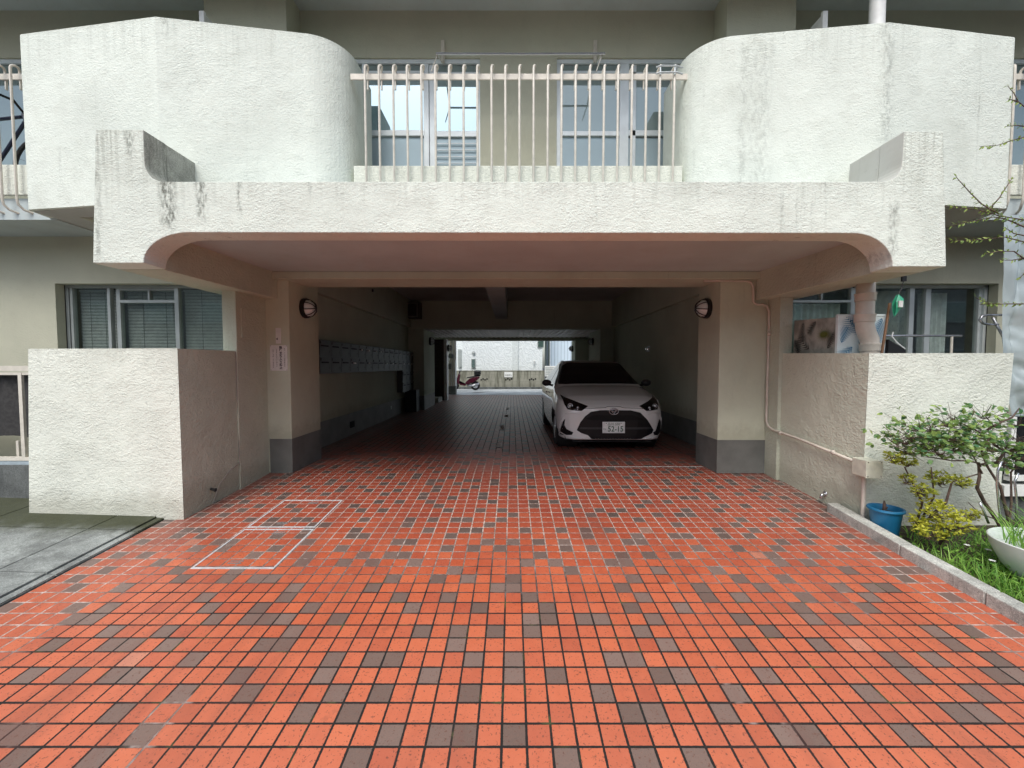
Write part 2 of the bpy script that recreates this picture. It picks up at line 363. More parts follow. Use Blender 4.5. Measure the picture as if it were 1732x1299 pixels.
for x0, x1 in ((-3.26,-3.205),(-3.62,-3.27),(-4.6,-3.63),(-9,-4.61)):
    for y0, y1 in ((-3,1.6),(1.612,2.9),(2.912,3.55),(3.562,4.4)): pathq(x0, x1, y0, y1, -.012 if x0 == -3.26 else 0)
mb.add([(-9,-3,pz(-9,-3)-.02),(-3.2,-3,pz(-3.2,-3)-.02),(-3.2,4.4,pz(-3.2,4.4)-.02),(-9,4.4,pz(-9,4.4)-.02)], [(0,1,2,3)])
structure('concrete_path', mb, M_path)
mb = MB(); mb.add([(3.05,-1,ramp(-1)+.02),(9,-1,ramp(-1)+.05),(9,3.9,-.10),(3.08,3.9,-.13),(3.08,-1,-.62),(9,-1,-.62),(9,3.9,-.62),(3.08,3.9,-.62)], [(0,1,2,3),(0,4,5,1),(1,5,6,2),(3,2,6,7),(0,3,7,4)])
structure('planting_bed_soil', mb, M_soil)
mb = MB()
def kx(y): return 2.97 + .055*max(0, y-3.0)
def kerb_seg(y0, y1): mb.hexa([(kx(y0),y0,ramp(y0)-.2),(kx(y0)+.115,y0,ramp(y0)-.2),(kx(y1)+.115,y1,ramp(y1)-.2),(kx(y1),y1,ramp(y1)-.2),(kx(y0)+.004,y0,ramp(y0)+.085),(kx(y0)+.11,y0,ramp(y0)+.085),(kx(y1)+.11,y1,ramp(y1)+.085),(kx(y1)+.004,y1,ramp(y1)+.085)])
ks = [-1.0,-.4,.2,.8,1.4,2.0,2.6,3.2,4.02]
for a, b in zip(ks, ks[1:]): kerb_seg(a, b - .006)
structure('kerb', mb, M_kerb, bevel=.008)
mb = MB(); mb.add([(.72,5.42,.004),(2.48,5.42,.004),(2.48,5.462,.004),(.72,5.462,.004)], [(0,1,2,3)])
structure('parking_line', mb, plain('road_paint', (.62,.60,.56), .7, 0, .25, 40))
mb = MB()
for (u, v, u2, v2) in ((853,702,860,706),(844,720,852,728),(838,748,849,758),(856,690,861,693)):
    X0 = (u-866)/F; Y0 = 1.32*F/(v2-618); Y1 = 1.32*F/(v-618); xa = X0*Y0; xb = (u2-866)/F*Y0
    mb.add([(xa,Y0,.004),(xb,Y0,.004),(xb-.01,Y1,.004),(xa+.02,Y1,.004)], [(0,1,2,3)])
structure('worn_paint_marks', mb, plain('worn_paint', (.42,.40,.37), .8, 0, .5, 30))
# two tile-filled inspection covers
M_slot = plain('slot_metal', (.28,.27,.26), .5, .5)
def cover(x0, x1, y0, y1, label):
    g = lambda x, y, d=.003: (x, y, ramp(y) + d)
    t = thing('inspection_cover', label, 'manhole cover', g((x0+x1)/2, (y0+y1)/2), 'tile filled inspection covers')
    m = MB(); w_ = .014
    for a, b, c, d in ((x0,x1,y0,y0+w_*1.4),(x0,x1,y1-w_,y1),(x0,x0+w_,y0+w_*1.4,y1-w_),(x1-w_,x1,y0+w_*1.4,y1-w_)):
        m.hexa([g(a,c,-.01),g(b,c,-.01),g(b,d,-.01),g(a,d,-.01),g(a,c),g(b,c),g(b,d),g(a,d)])
    m.build('frame', M_trim, t)
    for (cx, cy) in ((x0+(x1-x0)*.45, y0+.07), (x0+(x1-x0)*.55, y1-.09)):
        m = MB()
        for a, b, c, d in ((cx-.05,cx+.05,cy,cy+.012),(cx-.05,cx+.05,cy+.03,cy+.042)):
            m.hexa([g(a,c,-.01),g(b,c,-.01),g(b,d,-.01),g(a,d,-.01),g(a,c),g(b,c),g(b,d),g(a,d)])
        m.build('lifting_slot', M_slot, t)
cover(-2.336, -1.728, 3.005, 3.635, 'tile filled inspection cover with pale metal rim, nearer the camera of the pair')
cover(-2.336, -1.738, 3.665, 4.285, 'tile filled inspection cover with pale metal rim, nearer the passage of the pair')

# ---------------------------------------------------------------- the apartment building
B = thing('apartment_building', 'cream stuccoed apartment building with rounded balconies over a tiled drive through passage', 'building', (0, 5, 0))
def part(name, mb, m, **k): return mb.build(name, m, B, **k)
# low terrace walls either side of the drive
mb = MB(); mb.hexa([(-4.45,3.83,-.3),(-3.018,3.83,-.3),(-3.171,3.981,-.3),(-4.45,3.98,-.3),(-4.372,3.83,1.47),(-3.024,3.83,1.475),(-3.171,3.981,1.475),(-4.372,3.98,1.47)])
part('terrace_wall', mb, M_block)
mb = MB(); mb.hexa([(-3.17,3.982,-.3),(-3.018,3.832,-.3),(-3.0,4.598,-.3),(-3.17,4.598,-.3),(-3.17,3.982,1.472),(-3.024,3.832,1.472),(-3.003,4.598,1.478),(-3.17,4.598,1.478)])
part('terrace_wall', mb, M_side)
mb = MB(); mb.box(-3.135, -2.985, 4.6, 5.2, -.3, 2.2); mb.box(-3.2,-3.135, 4.9, 5.2, -.3, 2.8)
part('side_wall', mb, M_side, bevel=.004)
mb = MB(); mb.box(-2.986, -2.975, 4.68, 5.05, 1.62, 1.95); part('access_panel', mb, M_side, bevel=.003)
mb = MB(); mb.tube([(-3.0,4.6,1.47),(-2.995,4.6,1.1),(-2.995,4.61,.7),(-2.992,4.6,.35),(-2.992,4.62,-.04)], .007, 6); mb.tube([(-2.992,4.6,.25),(-3.003,4.45,.2),(-3.008,4.3,.1),(-3.01,4.2,-.06)], .006, 6)
part('sealed_crack', mb, plain('sealant', (.30,.27,.23), .8))
mb = MB(); mb.hexa([(3.165,3.78,-.3),(4.40,3.78,-.3),(4.40,3.93,-.3),(3.272,3.93,-.3),(3.187,3.78,1.428),(4.478,3.78,1.43),(4.478,3.93,1.43),(3.272,3.93,1.43)])
part('terrace_wall', mb, M_block)
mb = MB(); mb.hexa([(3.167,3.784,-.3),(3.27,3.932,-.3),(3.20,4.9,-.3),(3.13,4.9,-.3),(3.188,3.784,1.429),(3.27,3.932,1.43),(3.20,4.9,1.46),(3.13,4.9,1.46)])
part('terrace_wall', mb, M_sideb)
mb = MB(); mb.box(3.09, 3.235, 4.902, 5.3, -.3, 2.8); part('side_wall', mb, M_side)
for q in ((-9,-3.2,4.38,4.9,-.3,.2),(3.28,9,3.95,4.9,-.3,.25)):
    mb = MB(); mb.box(*q); part('terrace_floor', mb, M_path)
# pillars of the passage mouth
mb = MB(); mb.box(-3.2, -2.70, 5.15, 5.93, .0, 2.4); part('pillar', mb, M_pil, bevel=.006)
mb = MB(); mb.box(2.51, 3.09, 5.13, 5.72, .0, 2.4); part('pillar', mb, M_pil, bevel=.006)
# passage walls
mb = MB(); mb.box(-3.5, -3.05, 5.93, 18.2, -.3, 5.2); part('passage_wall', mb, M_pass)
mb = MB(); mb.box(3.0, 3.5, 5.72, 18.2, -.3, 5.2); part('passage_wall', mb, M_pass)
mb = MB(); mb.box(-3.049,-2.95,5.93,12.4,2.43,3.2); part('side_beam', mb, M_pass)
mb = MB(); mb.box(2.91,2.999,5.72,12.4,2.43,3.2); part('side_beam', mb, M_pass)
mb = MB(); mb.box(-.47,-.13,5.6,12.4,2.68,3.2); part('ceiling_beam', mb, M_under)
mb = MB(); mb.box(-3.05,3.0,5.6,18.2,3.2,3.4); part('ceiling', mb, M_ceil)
mb = MB(); mb.box(-3.05,3.0,12.4,12.8,2.39,3.2); part('cross_beam', mb, M_pass)
mb = MB(); mb.box(-3.2,-2.60,12.5,14.2,0,2.39); part('pillar', mb, M_pass)
mb = MB(); mb.box(2.60,3.2,12.5,14.2,0,2.39); part('pillar', mb, M_pass)
mb = MB(); mb.box(-3.2,3.2,16.9,17.3,2.31,3.2); part('cross_beam', mb, M_pass)
mb = MB(); mb.box(2.47,3.2,16.6,17.6,0,2.31); part('pillar', mb, M_pass)
mb = MB(); mb.box(-3.2,-2.56,16.0,16.2,0,2.3); part('dark_brick_panel', mb, plain('dark_brick', (.07,.05,.04), .7, 0, .3, 12, .4))
mb = MB(); mb.box(-2.56,-2.45,15.9,16.3,0,2.3); part('pillar', mb, M_white)
mb = MB(); mb.box(-3.05,3.0,12.8,16.9,2.44,2.46)
for k in range(34): mb.box(-3.0+k*.18,-2.92+k*.18,12.8,16.9,2.42,2.44)
part('ribbed_ceiling', mb, M_white)
mb = MB(); mb.box(-3.15,-2.6,14.9,15.7,0,.16); part('step', mb, M_kerb)
# grey painted skirting
for q in ((-2.97,-2.697,5.147,5.933,0,.42),(-3.053,-3.046,5.934,12.496,0,.42),(-2.9,-2.597,12.497,14.203,0,.42),(-3.056,-3.043,14.204,16,0,.42),
          (2.507,3.093,5.127,5.723,0,.41),(2.996,3.004,5.724,12.496,0,.41),(2.597,3.1,12.497,14.203,0,.41),(2.466,3.1,16.597,17.603,0,.41)):
    mb = MB(); mb.box(*q); part('skirting', mb, M_skirt)
# entrance canopy
def arc(cx, cz, rx, rz, a0, a1, n=12): return [(cx + rx*math.cos(R(a0+(a1-a0)*i/n)), cz + rz*math.sin(R(a0+(a1-a0)*i/n))) for i in range(n+1)]
front = [(-3.333,2.133),(-3.268,3.170),(-2.893,3.168)] + arc(-2.75,2.915,.142,.147,180,270,8) + arc(2.93,2.915,.142,.147,270,360,8) + [(3.078,3.155),(3.385,3.155),(3.455,2.105)] + arc(2.70,2.105,.33,.262,0,90) + arc(-2.56,2.133,.37,.24,90,180)
mb = MB(); mb.prism(front, lambda p: (p[0],3.4,p[1]), lambda p: (p[0],3.62,p[1]))
for i_ in range(2, 11): mb.m[2+i_] = 1
for i_ in range(12, 21): mb.m[2+i_] = 2
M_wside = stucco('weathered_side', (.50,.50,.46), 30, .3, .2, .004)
part('canopy_front_beam', mb, [M_front, M_stained, M_wside], bevel=.006)
prof = [(-3.30,2.136),(-3.27,3.166),(-2.896,3.164)] + arc(-2.75,2.914,.142,.149,180,270,8) + [(-2.75,2.5),(-2.96,2.5),(-2.95,2.136)]
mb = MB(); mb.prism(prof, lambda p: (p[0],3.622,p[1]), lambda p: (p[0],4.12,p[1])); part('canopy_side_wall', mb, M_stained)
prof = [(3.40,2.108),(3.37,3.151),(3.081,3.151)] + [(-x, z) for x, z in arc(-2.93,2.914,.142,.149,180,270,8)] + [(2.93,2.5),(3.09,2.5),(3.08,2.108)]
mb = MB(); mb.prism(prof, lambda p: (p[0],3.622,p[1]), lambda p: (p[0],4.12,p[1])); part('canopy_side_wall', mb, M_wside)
mb = MB(); mb.hexa([(-3.325,3.619,2.128),(-2.95,3.619,2.128),(-2.83,5.148,2.12),(-3.30,5.148,2.12),(-3.325,3.619,2.6),(-2.94,3.619,2.6),(-2.83,5.148,2.6),(-3.30,5.148,2.6)])
part('canopy_side_beam', mb, M_side, bevel=.006)
mb = MB(); mb.hexa([(3.06,3.619,2.10),(3.44,3.619,2.10),(3.34,5.128,2.10),(2.93,5.128,2.11),(3.06,3.619,2.6),(3.44,3.619,2.6),(3.34,5.128,2.6),(2.93,5.128,2.6)])
part('canopy_side_beam', mb, M_side, bevel=.006)
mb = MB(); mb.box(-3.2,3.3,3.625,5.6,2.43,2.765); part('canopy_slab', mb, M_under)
mb = MB(); mb.box(-3.1,3.1,5.05,5.6,2.345,2.428); part('cross_beam', mb, M_pass, bevel=.005)
# rounded balcony parapets
def parapet(pts, z0, z1, t):
    n = len(pts); inner = []
    for i in range(n):
        a = Vector(pts[max(i-1,0)]); b = Vector(pts[min(i+1,n-1)]); d = (b-a).normalized(); nn = Vector((-d.y, d.x))
        inner.append(Vector(pts[i]) + nn*t)
    m = MB(); poly = [Vector(p) for p in pts] + inner[::-1]
    m.prism(poly, lambda p: (p[0],p[1],z0), lambda p: (p[0],p[1],z1)); return m
def plan_arc(cx, cy, r, a0, a1, n=14): return [(cx + r*math.cos(R(a0+(a1-a0)*i/n)), cy + r*math.sin(R(a0+(a1-a0)*i/n))) for i in range(n+1)]
Lp = [(-4.70,4.55),(-4.64,4.16)] + plan_arc(-4.59,4.155,.055,180,262,4) + [(-3.176,3.9)] + plan_arc(-1.99,4.49,.405,276,360) + [(-1.585,4.9)]
Rp = [(1.71,4.9)] + plan_arc(2.115,4.46,.405,180,264) + [(3.358,3.905)] + plan_arc(4.665,4.13,.055,-82,0,4) + [(4.72,4.16),(4.78,4.55)]
part('balcony_parapet', parapet(Lp, 2.805, 4.42, .13), M_parapet, bevel=.012)
part('balcony_parapet', parapet(Rp, 2.805, 4.375, .13), M_parapet, bevel=.012)
mb = MB(); mb.prism([(-3.176,3.93),(-1.9,4.12),(-1.5,4.40),(1.6,4.40),(2.1,4.1),(3.358,3.93),(4.68,4.12),(4.68,5.0),(-4.6,5.0),(-4.6,4.14)], lambda p: (p[0],p[1],2.80), lambda p: (p[0],p[1],3.0))
part('balcony_slab', mb, stucco('slab_underside', (.52,.52,.49), 110, .2, .2, .004))
for a_, b_ in ((-12,-4.602),(4.682,12)):
    mb = MB(); mb.box(a_,b_,4.34,5.0,2.79,3.0); part('balcony_slab', mb, M_under)
for q in ((-1.578,1.70,4.30,4.395,2.77,3.308),(-12,-4.69,4.30,4.335,3.02,3.319),(4.77,12,4.30,4.335,3.02,3.319)):
    mb = MB(); mb.box(*q); part('balcony_kerb', mb, M_block, bevel=.008)
for sx_ in (-1, 1):
    mb = MB(); mb.prism([(sx_*4.35,2.803),(sx_*3.43,2.803),(sx_*3.43,2.62),(sx_*3.75,2.68)], lambda p: (p[0],4.3,p[1]), lambda p: (p[0],4.9,p[1])); part('balcony_bracket', mb, M_wall)
# slab of the floor above
mb = MB(); mb.box(-12,12,3.95,5.3,5.36,5.5); mb.box(-12,12,3.9,4.05,5.30,6.6); part('upper_balcony_slab', mb, M_under)
# upper floor facade, with openings
mb = MB(); Y0, Y1 = 5.0, 5.12
mb.box(-12,12,Y0,Y1,4.84,5.36); mb.box(-12,-6.4,Y0,Y1,2.7,4.84); mb.box(-4.6,-2.3,Y0,Y1,2.7,4.84); mb.box(-.366,.515,Y0,Y1,2.7,4.84)
mb.box(2.25,4.9,Y0,Y1,2.7,4.84); mb.box(6.6,12,Y0,Y1,2.7,4.84)
mb.box(-2.3,-.366,Y0,Y1,2.7,3.3); mb.box(.515,2.25,Y0,Y1,2.7,3.3); mb.box(-6.4,-4.6,Y0,Y1,2.7,3.3); mb.box(4.9,6.6,Y0,Y1,2.7,3.3)
part('upper_wall', mb, M_wall)
mb = MB(); mb.box(-3.3,-2.42,4.7,4.998,3.0,5.36); part('pilaster', mb, M_wall)
mb = MB(); mb.box(2.305,3.045,4.7,4.998,3.0,5.36); part('pilaster', mb, M_wall)
mb = MB(); mb.box(-12,12,5.13,18.2,5.36,5.6); mb.box(-12,-3.5,17.9,18.2,-.3,5.4); mb.box(3.5,12,17.9,18.2,-.3,5.4); mb.box(-12,12,18.0,18.3,3.2,5.7); part('rear_wall', mb, M_wall)
# balcony partitions
for x in (-3.16, 3.20):
    mb = MB(); mb.box(x-.012,x+.012,4.5,4.7,3.0,4.92); mb.box(x-.03,x+.02,4.47,4.5,3.0,4.93); part('balcony_partition', mb, M_white)
# ground floor facade
mb = MB(); Y0, Y1 = 4.9, 5.0
mb.box(-12,-5.25,Y0,Y1,-.3,2.8); mb.box(-5.25,-3.2,Y0,Y1,2.26,2.8); mb.box(-5.25,-3.2,Y0,Y1,-.3,1.15)
mb.box(-12,-3.2,Y1,5.14,-.3,2.8) if False else None
part('ground_floor_wall', mb, M_wall); mb = MB()
mb.box(3.237,5.59,Y0,Y1,2.26,2.8); mb.box(3.237,5.59,Y0,Y1,-.3,.45); mb.box(5.59,12,Y0,Y1,-.3,2.8)
part('ground_floor_wall', mb, M_wall)
# dark rooms behind the windows
mb = MB()
M_room = plain('room_wall', (.12,.12,.11), .9)
for x0, x1, z0, z1 in ((-7.5,-3.2,.6,2.75),(3.2,7.5,.2,2.75),(-2.35,-.3,3.2,4.9),(.45,2.3,3.2,4.9),(-6.4,-4.6,3.2,4.9),(4.9,6.6,3.2,4.9)):
    mb = MB(); mb.box(x0,x1,5.6,5.62,z0,z1); part('room_back_wall', mb, M_room)

def window(name, Y, frames, panes, fm, label=None):
    m = MB()
    for (x0,x1,z0,z1,*d) in frames:
        d0 = d[0] if d else 0; m.box(x0,x1,Y-.02+d0,Y+.035+d0,z0,z1)
    o = m.build(name, fm, B, bevel=.003)
    for (x0,x1,z0,z1,mat,*d) in panes:
        d0 = d[0] if d else 0
        q = MB(); q.box(x0,x1,Y+.008+d0,Y+.014+d0,z0,z1); q.build('pane', mat, o)
    return o
Yw = 5.04
def px(u, Y=Yw): return P(u, 240, Y).x
def pzv(v, Y=Yw): return P(866, v, Y).z
zt, zm0, zm1, zb = pzv(126), pzv(231), pzv(226), 3.3
# left upper window
xa, xb, xc, xd = -2.28, px(719), px(737), -.37
window('window', Yw, [(-2.3,-.366,4.79,4.84),(-2.3,-2.26,zb,4.79),(-.40,-.366,zb,4.79),(xb-.01,xb+.05,zb,4.79),(xb+.052,xc,zb,4.79,.02),(px(619)-.03,px(619)+.01,zb,4.79),
  (px(620),xb,zm0,zm1+.03),(xc,-.40,zm0,zm1+.03,.02),(px(620),xb,zt,zt+.03),(xc,-.40,zt,zt+.03,.02)],
  [(px(620),xb,zm1,zt,M_glassb),(px(620),xb,zb,zm0,M_frost),(xc,-.40,zm1,zt,M_glassb,.02),(xc,-.40,zb,zm0,M_frost,.02),(-2.26,px(618),zb,4.79,M_glassd),(px(620),-.4,zt+.03,4.79,M_glassd)], M_alu)
mb = MB()
for k in range(7): mb.box(xc+.0,-.40,Yw+.0,Yw+.01,3.45+k*.075,3.457+k*.075)
part('louvre_slats', mb, M_alu)
# right upper window
x1_, x2_, x3_, x4_ = .55, px(1047), px(1062), 2.2
window('window', Yw, [(.515,2.25,4.79,4.84),(.515,.56,zb,4.79),(2.2,2.25,zb,4.79),(x2_,x3_+.002,zb,4.79),(x3_+.04,x3_+.09,zb,4.79,.02),(px(1140),px(1140)+.04,zb,4.79,.02),
  (.56,x2_,zm0,zm1+.02),(x3_,px(1140),zm0+.01,zm1+.04,.02),(.56,x2_,zt,zt+.03),(x3_,2.2,zt,zt+.03,.02)],
  [(.56,x2_,zm1,zt,M_glassd),(.56,x2_,zb,zm0,M_frost),(x3_,2.2,zm1,zt,M_glassd,.02),(x3_,2.2,zb,zm0,M_frost,.02),(.56,2.2,zt+.03,4.79,M_glassd)], M_alu)
for x0, x1 in ((-6.4,-4.6),(4.9,6.6)):
    window('window', Yw, [(x0,x1,4.79,4.84),(x0,x0+.05,3.3,4.79),(x1-.05,x1,3.3,4.79),((x0+x1)/2-.03,(x0+x1)/2+.03,3.3,4.79)], [(x0+.05,x1-.05,3.3,4.79,M_glassd)], M_alu)
# left ground-floor window
Yg = 5.03
def gx(u): return P(u, 540, Yg).x
def gz(v): return P(866, v, Yg).z
window('window', Yg, [(-5.25,-3.2,2.23,2.262),(-5.25,-5.215,1.15,2.23),(-5.20,-5.17,1.15,2.23),(gx(185),gx(190),1.15,2.23),(gx(196),gx(203),1.15,2.23,.03),(gx(297),gx(304),1.15,2.23,.01),
    (gx(203),gx(297),gz(512),gz(507),.03),(gx(203),gx(297),gz(491),gz(487),.03),(gx(250),gx(253),gz(507),gz(491),.03),(-3.23,-3.2,1.15,2.23),(-5.25,-3.2,1.12,1.16)],
   [(-5.17,gx(185),1.15,2.23,M_glass),(gx(203),gx(297),1.15,gz(512),M_glass,.03),(gx(203),gx(250),gz(507),gz(491),M_glass,.03),(gx(253),gx(297),gz(507),gz(491),M_glass,.03),(gx(304),-3.23,1.15,2.23,M_glass,.01)], M_alud)
# right ground-floor windows
window('window', Yg, [(3.237,gx(1438),2.23,2.262),(3.237,3.26,.45,2.23),(gx(1436),gx(1445),.45,2.23),(3.26,gx(1436),gz(512),gz(508)),(gx(1386),gx(1388),gz(508),2.23)],
   [(3.26,gx(1436),.45,gz(512),M_glass),(3.26,gx(1436),gz(508),2.23,M_glass)], M_alu)
window('window', Yg, [(gx(1447),5.59,2.23,2.262),(gx(1535),gx(1543),.45,2.23),(gx(1566),gx(1575),.45,2.23,.03),(gx(1656),gx(1664),.45,2.23,.03),(5.555,5.59,.45,2.262)],
   [(gx(1446),gx(1535),.45,2.23,M_glass),(gx(1543),gx(1566),.45,2.23,M_glass,.03),(gx(1575),gx(1656),.45,2.23,M_glass,.03),(gx(1664),5.555,.45,2.23,M_glass,.03)], M_alu)

# balcony railing with hooked bars: bars are sub-parts of the railing
def railing(xs, name='balcony_railing', xr=None, low=False):
    m = MB(); m.box(xr[0], xr[1], 4.315, 4.33, 4.150, 4.205)
    for x in xs: m.box(x-.006,x+.006,4.325,4.345,4.06,4.16)
    o = m.build(name, M_rail, B)
    for x in xs:
        q = MB(); j = random.uniform(-.003,.003)
        top = [(x+j,4.25,4.22)] + [(x+j+.028*math.sin(a)**2*.6, 4.25+.04*(1-math.cos(a)), 4.22+.038*math.sin(a)) for a in [i*PI/7 for i in range(1,8)]] + [(x+.02,4.335,4.16)]
        bot = [(x,4.25,2.95),(x,4.26,2.91),(x+.02,4.29,2.87),(x+.06,4.36,2.85),(x+.12,4.44,2.84)] if low else [(x,4.25,3.0),(x,4.26,2.98),(x,4.31,2.97)]
        q.tube(bot[::-1] + top, .0115, 7); q.build('bar', M_rail, o, smooth=True)
railing([-1.434 + i*(1.583+1.434)/22 for i in range(23)], xr=(-1.60,1.74))
railing([-4.888 - .145*i for i in range(6)], xr=(-6.2,-4.70), low=True)
railing([4.90 + .145*i for i in range(6)], xr=(4.79,6.2), low=True)

# ---------------------------------------------------------------- things on the facade
def blind(x0, x1, z0, z1, Y, label):
    t = thing('venetian_blind', label, 'blind', ((x0+x1)/2, Y, z0), 'grey blinds behind the left ground floor window')
    m = MB(); k = z0
    while k < z1:
        m.add([(x0,Y,k),(x1,Y,k),(x1,Y+.018,k+.012),(x0,Y+.018,k+.012)], [(0,1,2,3)]); k += .0175
    m.build('slats', plain('blind_slats', (.66,.69,.66), .5), t)
    m = MB()
    for f in (.3, .72): m.tube([(x0+(x1-x0)*f,Y-.004,z0),(x0+(x1-x0)*f,Y-.004,z1)], .0018, 5)
    m.build('cord', M_dark, t); m = MB(); m.box(x0,x1,Y-.01,Y+.02,z1,z1+.02); m.build('head_rail', M_alud, t)
blind(-5.17, gx(187), 1.15, 2.2, 5.10, 'grey venetian blind behind the leftmost pane of the window left of the passage')
blind(gx(203), gx(297), 1.15, 2.2, 5.13, 'grey venetian blind behind the middle pane, under the small transom lights')
blind(gx(304), -3.22, 1.15, 2.2, 5.11, 'grey venetian blind behind the right pane, next to the concrete stub wall')
def curtain(x0, x1, z0, z1, Y, col, label, folds=9, dots=False):
    m = MB(); n = folds*8
    vs = []; 
    for i in range(n+1):
        x = x0+(x1-x0)*i/n; y = Y+.022*math.sin(i/8*2*PI)+.008*math.sin(i*.7)
        vs += [(x,y,z0),(x,y+.003,z1)]
    m.add(vs, [(2*i,2*i+2,2*i+3,2*i+1) for i in range(n)])
    mats = [plain('curtain_cloth', col, .9)]
    if dots:
        rr = random.Random(3)
        for r_ in range(26):
            for c_ in range(int((x1-x0)/.06)+1):
                x = x0+.02+c_*.06+(r_ % 2)*.03; z = z0+.03+r_*.055
                if z > z1 or x > x1-.02: continue
                a = rr.uniform(0,PI); dx, dz = .012*math.cos(a), .012*math.sin(a)
                m.add([(x-dx,Y-.034,z-dz),(x+dz*.3,Y-.034,z-dx*.3),(x+dx,Y-.034,z+dz),(x-dz*.3,Y-.034,z+dx*.3)], [(0,1,2,3)], 1)
        mats.append(plain('curtain_pattern', (.10,.11,.11), .9))
    o = m.build('curtain', mats, origin=((x0+x1)/2,Y,z0), smooth='all'); tag(o, label, 'curtain'); return o
curtain(3.27, gx(1432), .5, 2.06, 5.14, (.75,.82,.77), 'pale green net curtain behind the leftmost right hand window')
curtain(gx(1455), gx(1560), .5, 2.22, 5.16, (.50,.52,.49), 'grey curtain with small dark flecks behind the downpipe', 5, True)
curtain(gx(1575), gx(1625), .5, 2.2, 5.20, (.75,.78,.77), 'plain pale curtain behind the sliding pane at the far right', 6)

# bulkhead wall lamps
def lamp(loc, side, label):
    t = thing('wall_lamp', label, 'wall lamp', loc, 'round caged bulkhead lamps in the passage')
    ax = (side,0,0); c = Vector(loc)
    m = MB(); m.lathe([(0,0),(.125,0),(.130,.012),(.128,.045),(.112,.055),(.100,.05)], c, ax, 28); m.build('base_ring', M_black, t, smooth=True)
    m = MB(); m.lathe([(.104,.04)] + [(.104*math.cos(a), .045+.10*math.sin(a)) for a in [i*PI/16 for i in range(9)]], c, ax, 24); m.build('globe', M_globe, t, smooth='all')
    m = MB()
    for k in range(4):
        an = k*PI/4 + .2; pts = []
        for i in range(13):
            a = i*PI/12; r = .118*math.cos(a); pts.append(c + Vector((side*(.045+.118*math.sin(a)), r*math.cos(an), r*math.sin(an))))
        m.tube(pts, .0055, 6)
    m.build('cage', M_black, t, smooth=True); return t
lampL = lamp((-2.70,5.52,2.06), 1, 'round white bulkhead lamp in black cage on the left front pillar')
lampR = lamp((2.51,5.45,2.05), -1, 'round white bulkhead lamp in black cage on the right front pillar')
for src, loc, lab in ((lampL,(-2.60,13.4,2.08),'round caged lamp on the left pillar halfway down the passage'),(lampL,(-2.45,16.15,1.98),'small caged lamp on the white pillar edge at the left far end'),
                      (lampR,(2.60,13.6,2.08),'round caged lamp on the right pillar halfway down the passage'),(lampR,(2.47,17.2,2.0),'small caged lamp on the right pillar at the far daylight opening')):
    tag(copy_tree(src, loc=loc), lab)

# text
def text_mesh(body, size, mat, name, parent, loc, rot=(R(90),0,0), align='CENTER', sx=1.0, off=0.0, space=1.0):
    cu = bpy.data.curves.new('t', 'FONT'); cu.body = body; cu.size = size; cu.align_x = align; cu.align_y = 'CENTER'; cu.space_line = space
    cu.offset = off; cu.resolution_u = 3
    ob = bpy.data.objects.new('t', cu); COL.objects.link(ob)
    dg = bpy.context.evaluated_depsgraph_get(); me = bpy.data.meshes.new_from_object(ob.evaluated_get(dg)); bpy.data.objects.remove(ob)
    me.materials.clear(); me.materials.append(mat)
    me.transform(Matrix.Diagonal((sx,1,1,1)))
    o = bpy.data.objects.new(name, me); COL.objects.link(o); o.parent = parent; o.location = Vector(loc) - ORG[parent.name]; o.rotation_euler = rot
    ORG[o.name] = Vector(loc); return o
M_ink = plain('sign_ink', (.02,.02,.025), .6)
t = thing('notice_board', 'white notice with vertical Japanese writing screwed to the left front pillar', 'sign', (-2.832,5.145,1.255))
mb = MB(); mb.box(-2.937,-2.727,5.140,5.148,1.255,1.565); mb.build('board', M_white, t, bevel=.002)
text_mesh('\n'.join('無断立ち入り禁止'), .036, M_ink, 'writing', t, (-2.805,5.138,1.412), off=.0012, space=.98)
text_mesh('\n'.join('当マンション関係者以外'), .019, M_ink, 'writing', t, (-2.760,5.138,1.415), space=1.1)
text_mesh('\n'.join('不審者を見かけた場合は'), .016, M_ink, 'writing', t, (-2.855,5.138,1.412), space=1.25)
text_mesh('\n'.join('警察に通報します管理組合'), .015, M_ink, 'writing', t, (-2.897,5.138,1.40), space=1.25)
mb = MB()
for x, z in ((-2.928,1.264),(-2.736,1.264),(-2.928,1.556),(-2.736,1.556)): mb.lathe([(0,.003),(.004,.002),(.005,0)], (x,5.140,z), (0,-1,0), 8)
mb.build('screw', M_chrome, t)
t = thing('arrow_plate', 'small narrow white plate with a black mark above the notice', 'sign', (-2.83,5.145,1.59))
mb = MB(); mb.box(-2.862,-2.80,5.140,5.148,1.585,1.772); mb.build('plate', M_white, t)
mb = MB(); mb.prism([(-2.858,1.640),(-2.836,1.655),(-2.84,1.64),(-2.836,1.625)], lambda p: (p[0],5.137,p[1]), lambda p: (p[0],5.139,p[1])); mb.build('arrow_mark', M_ink, t)

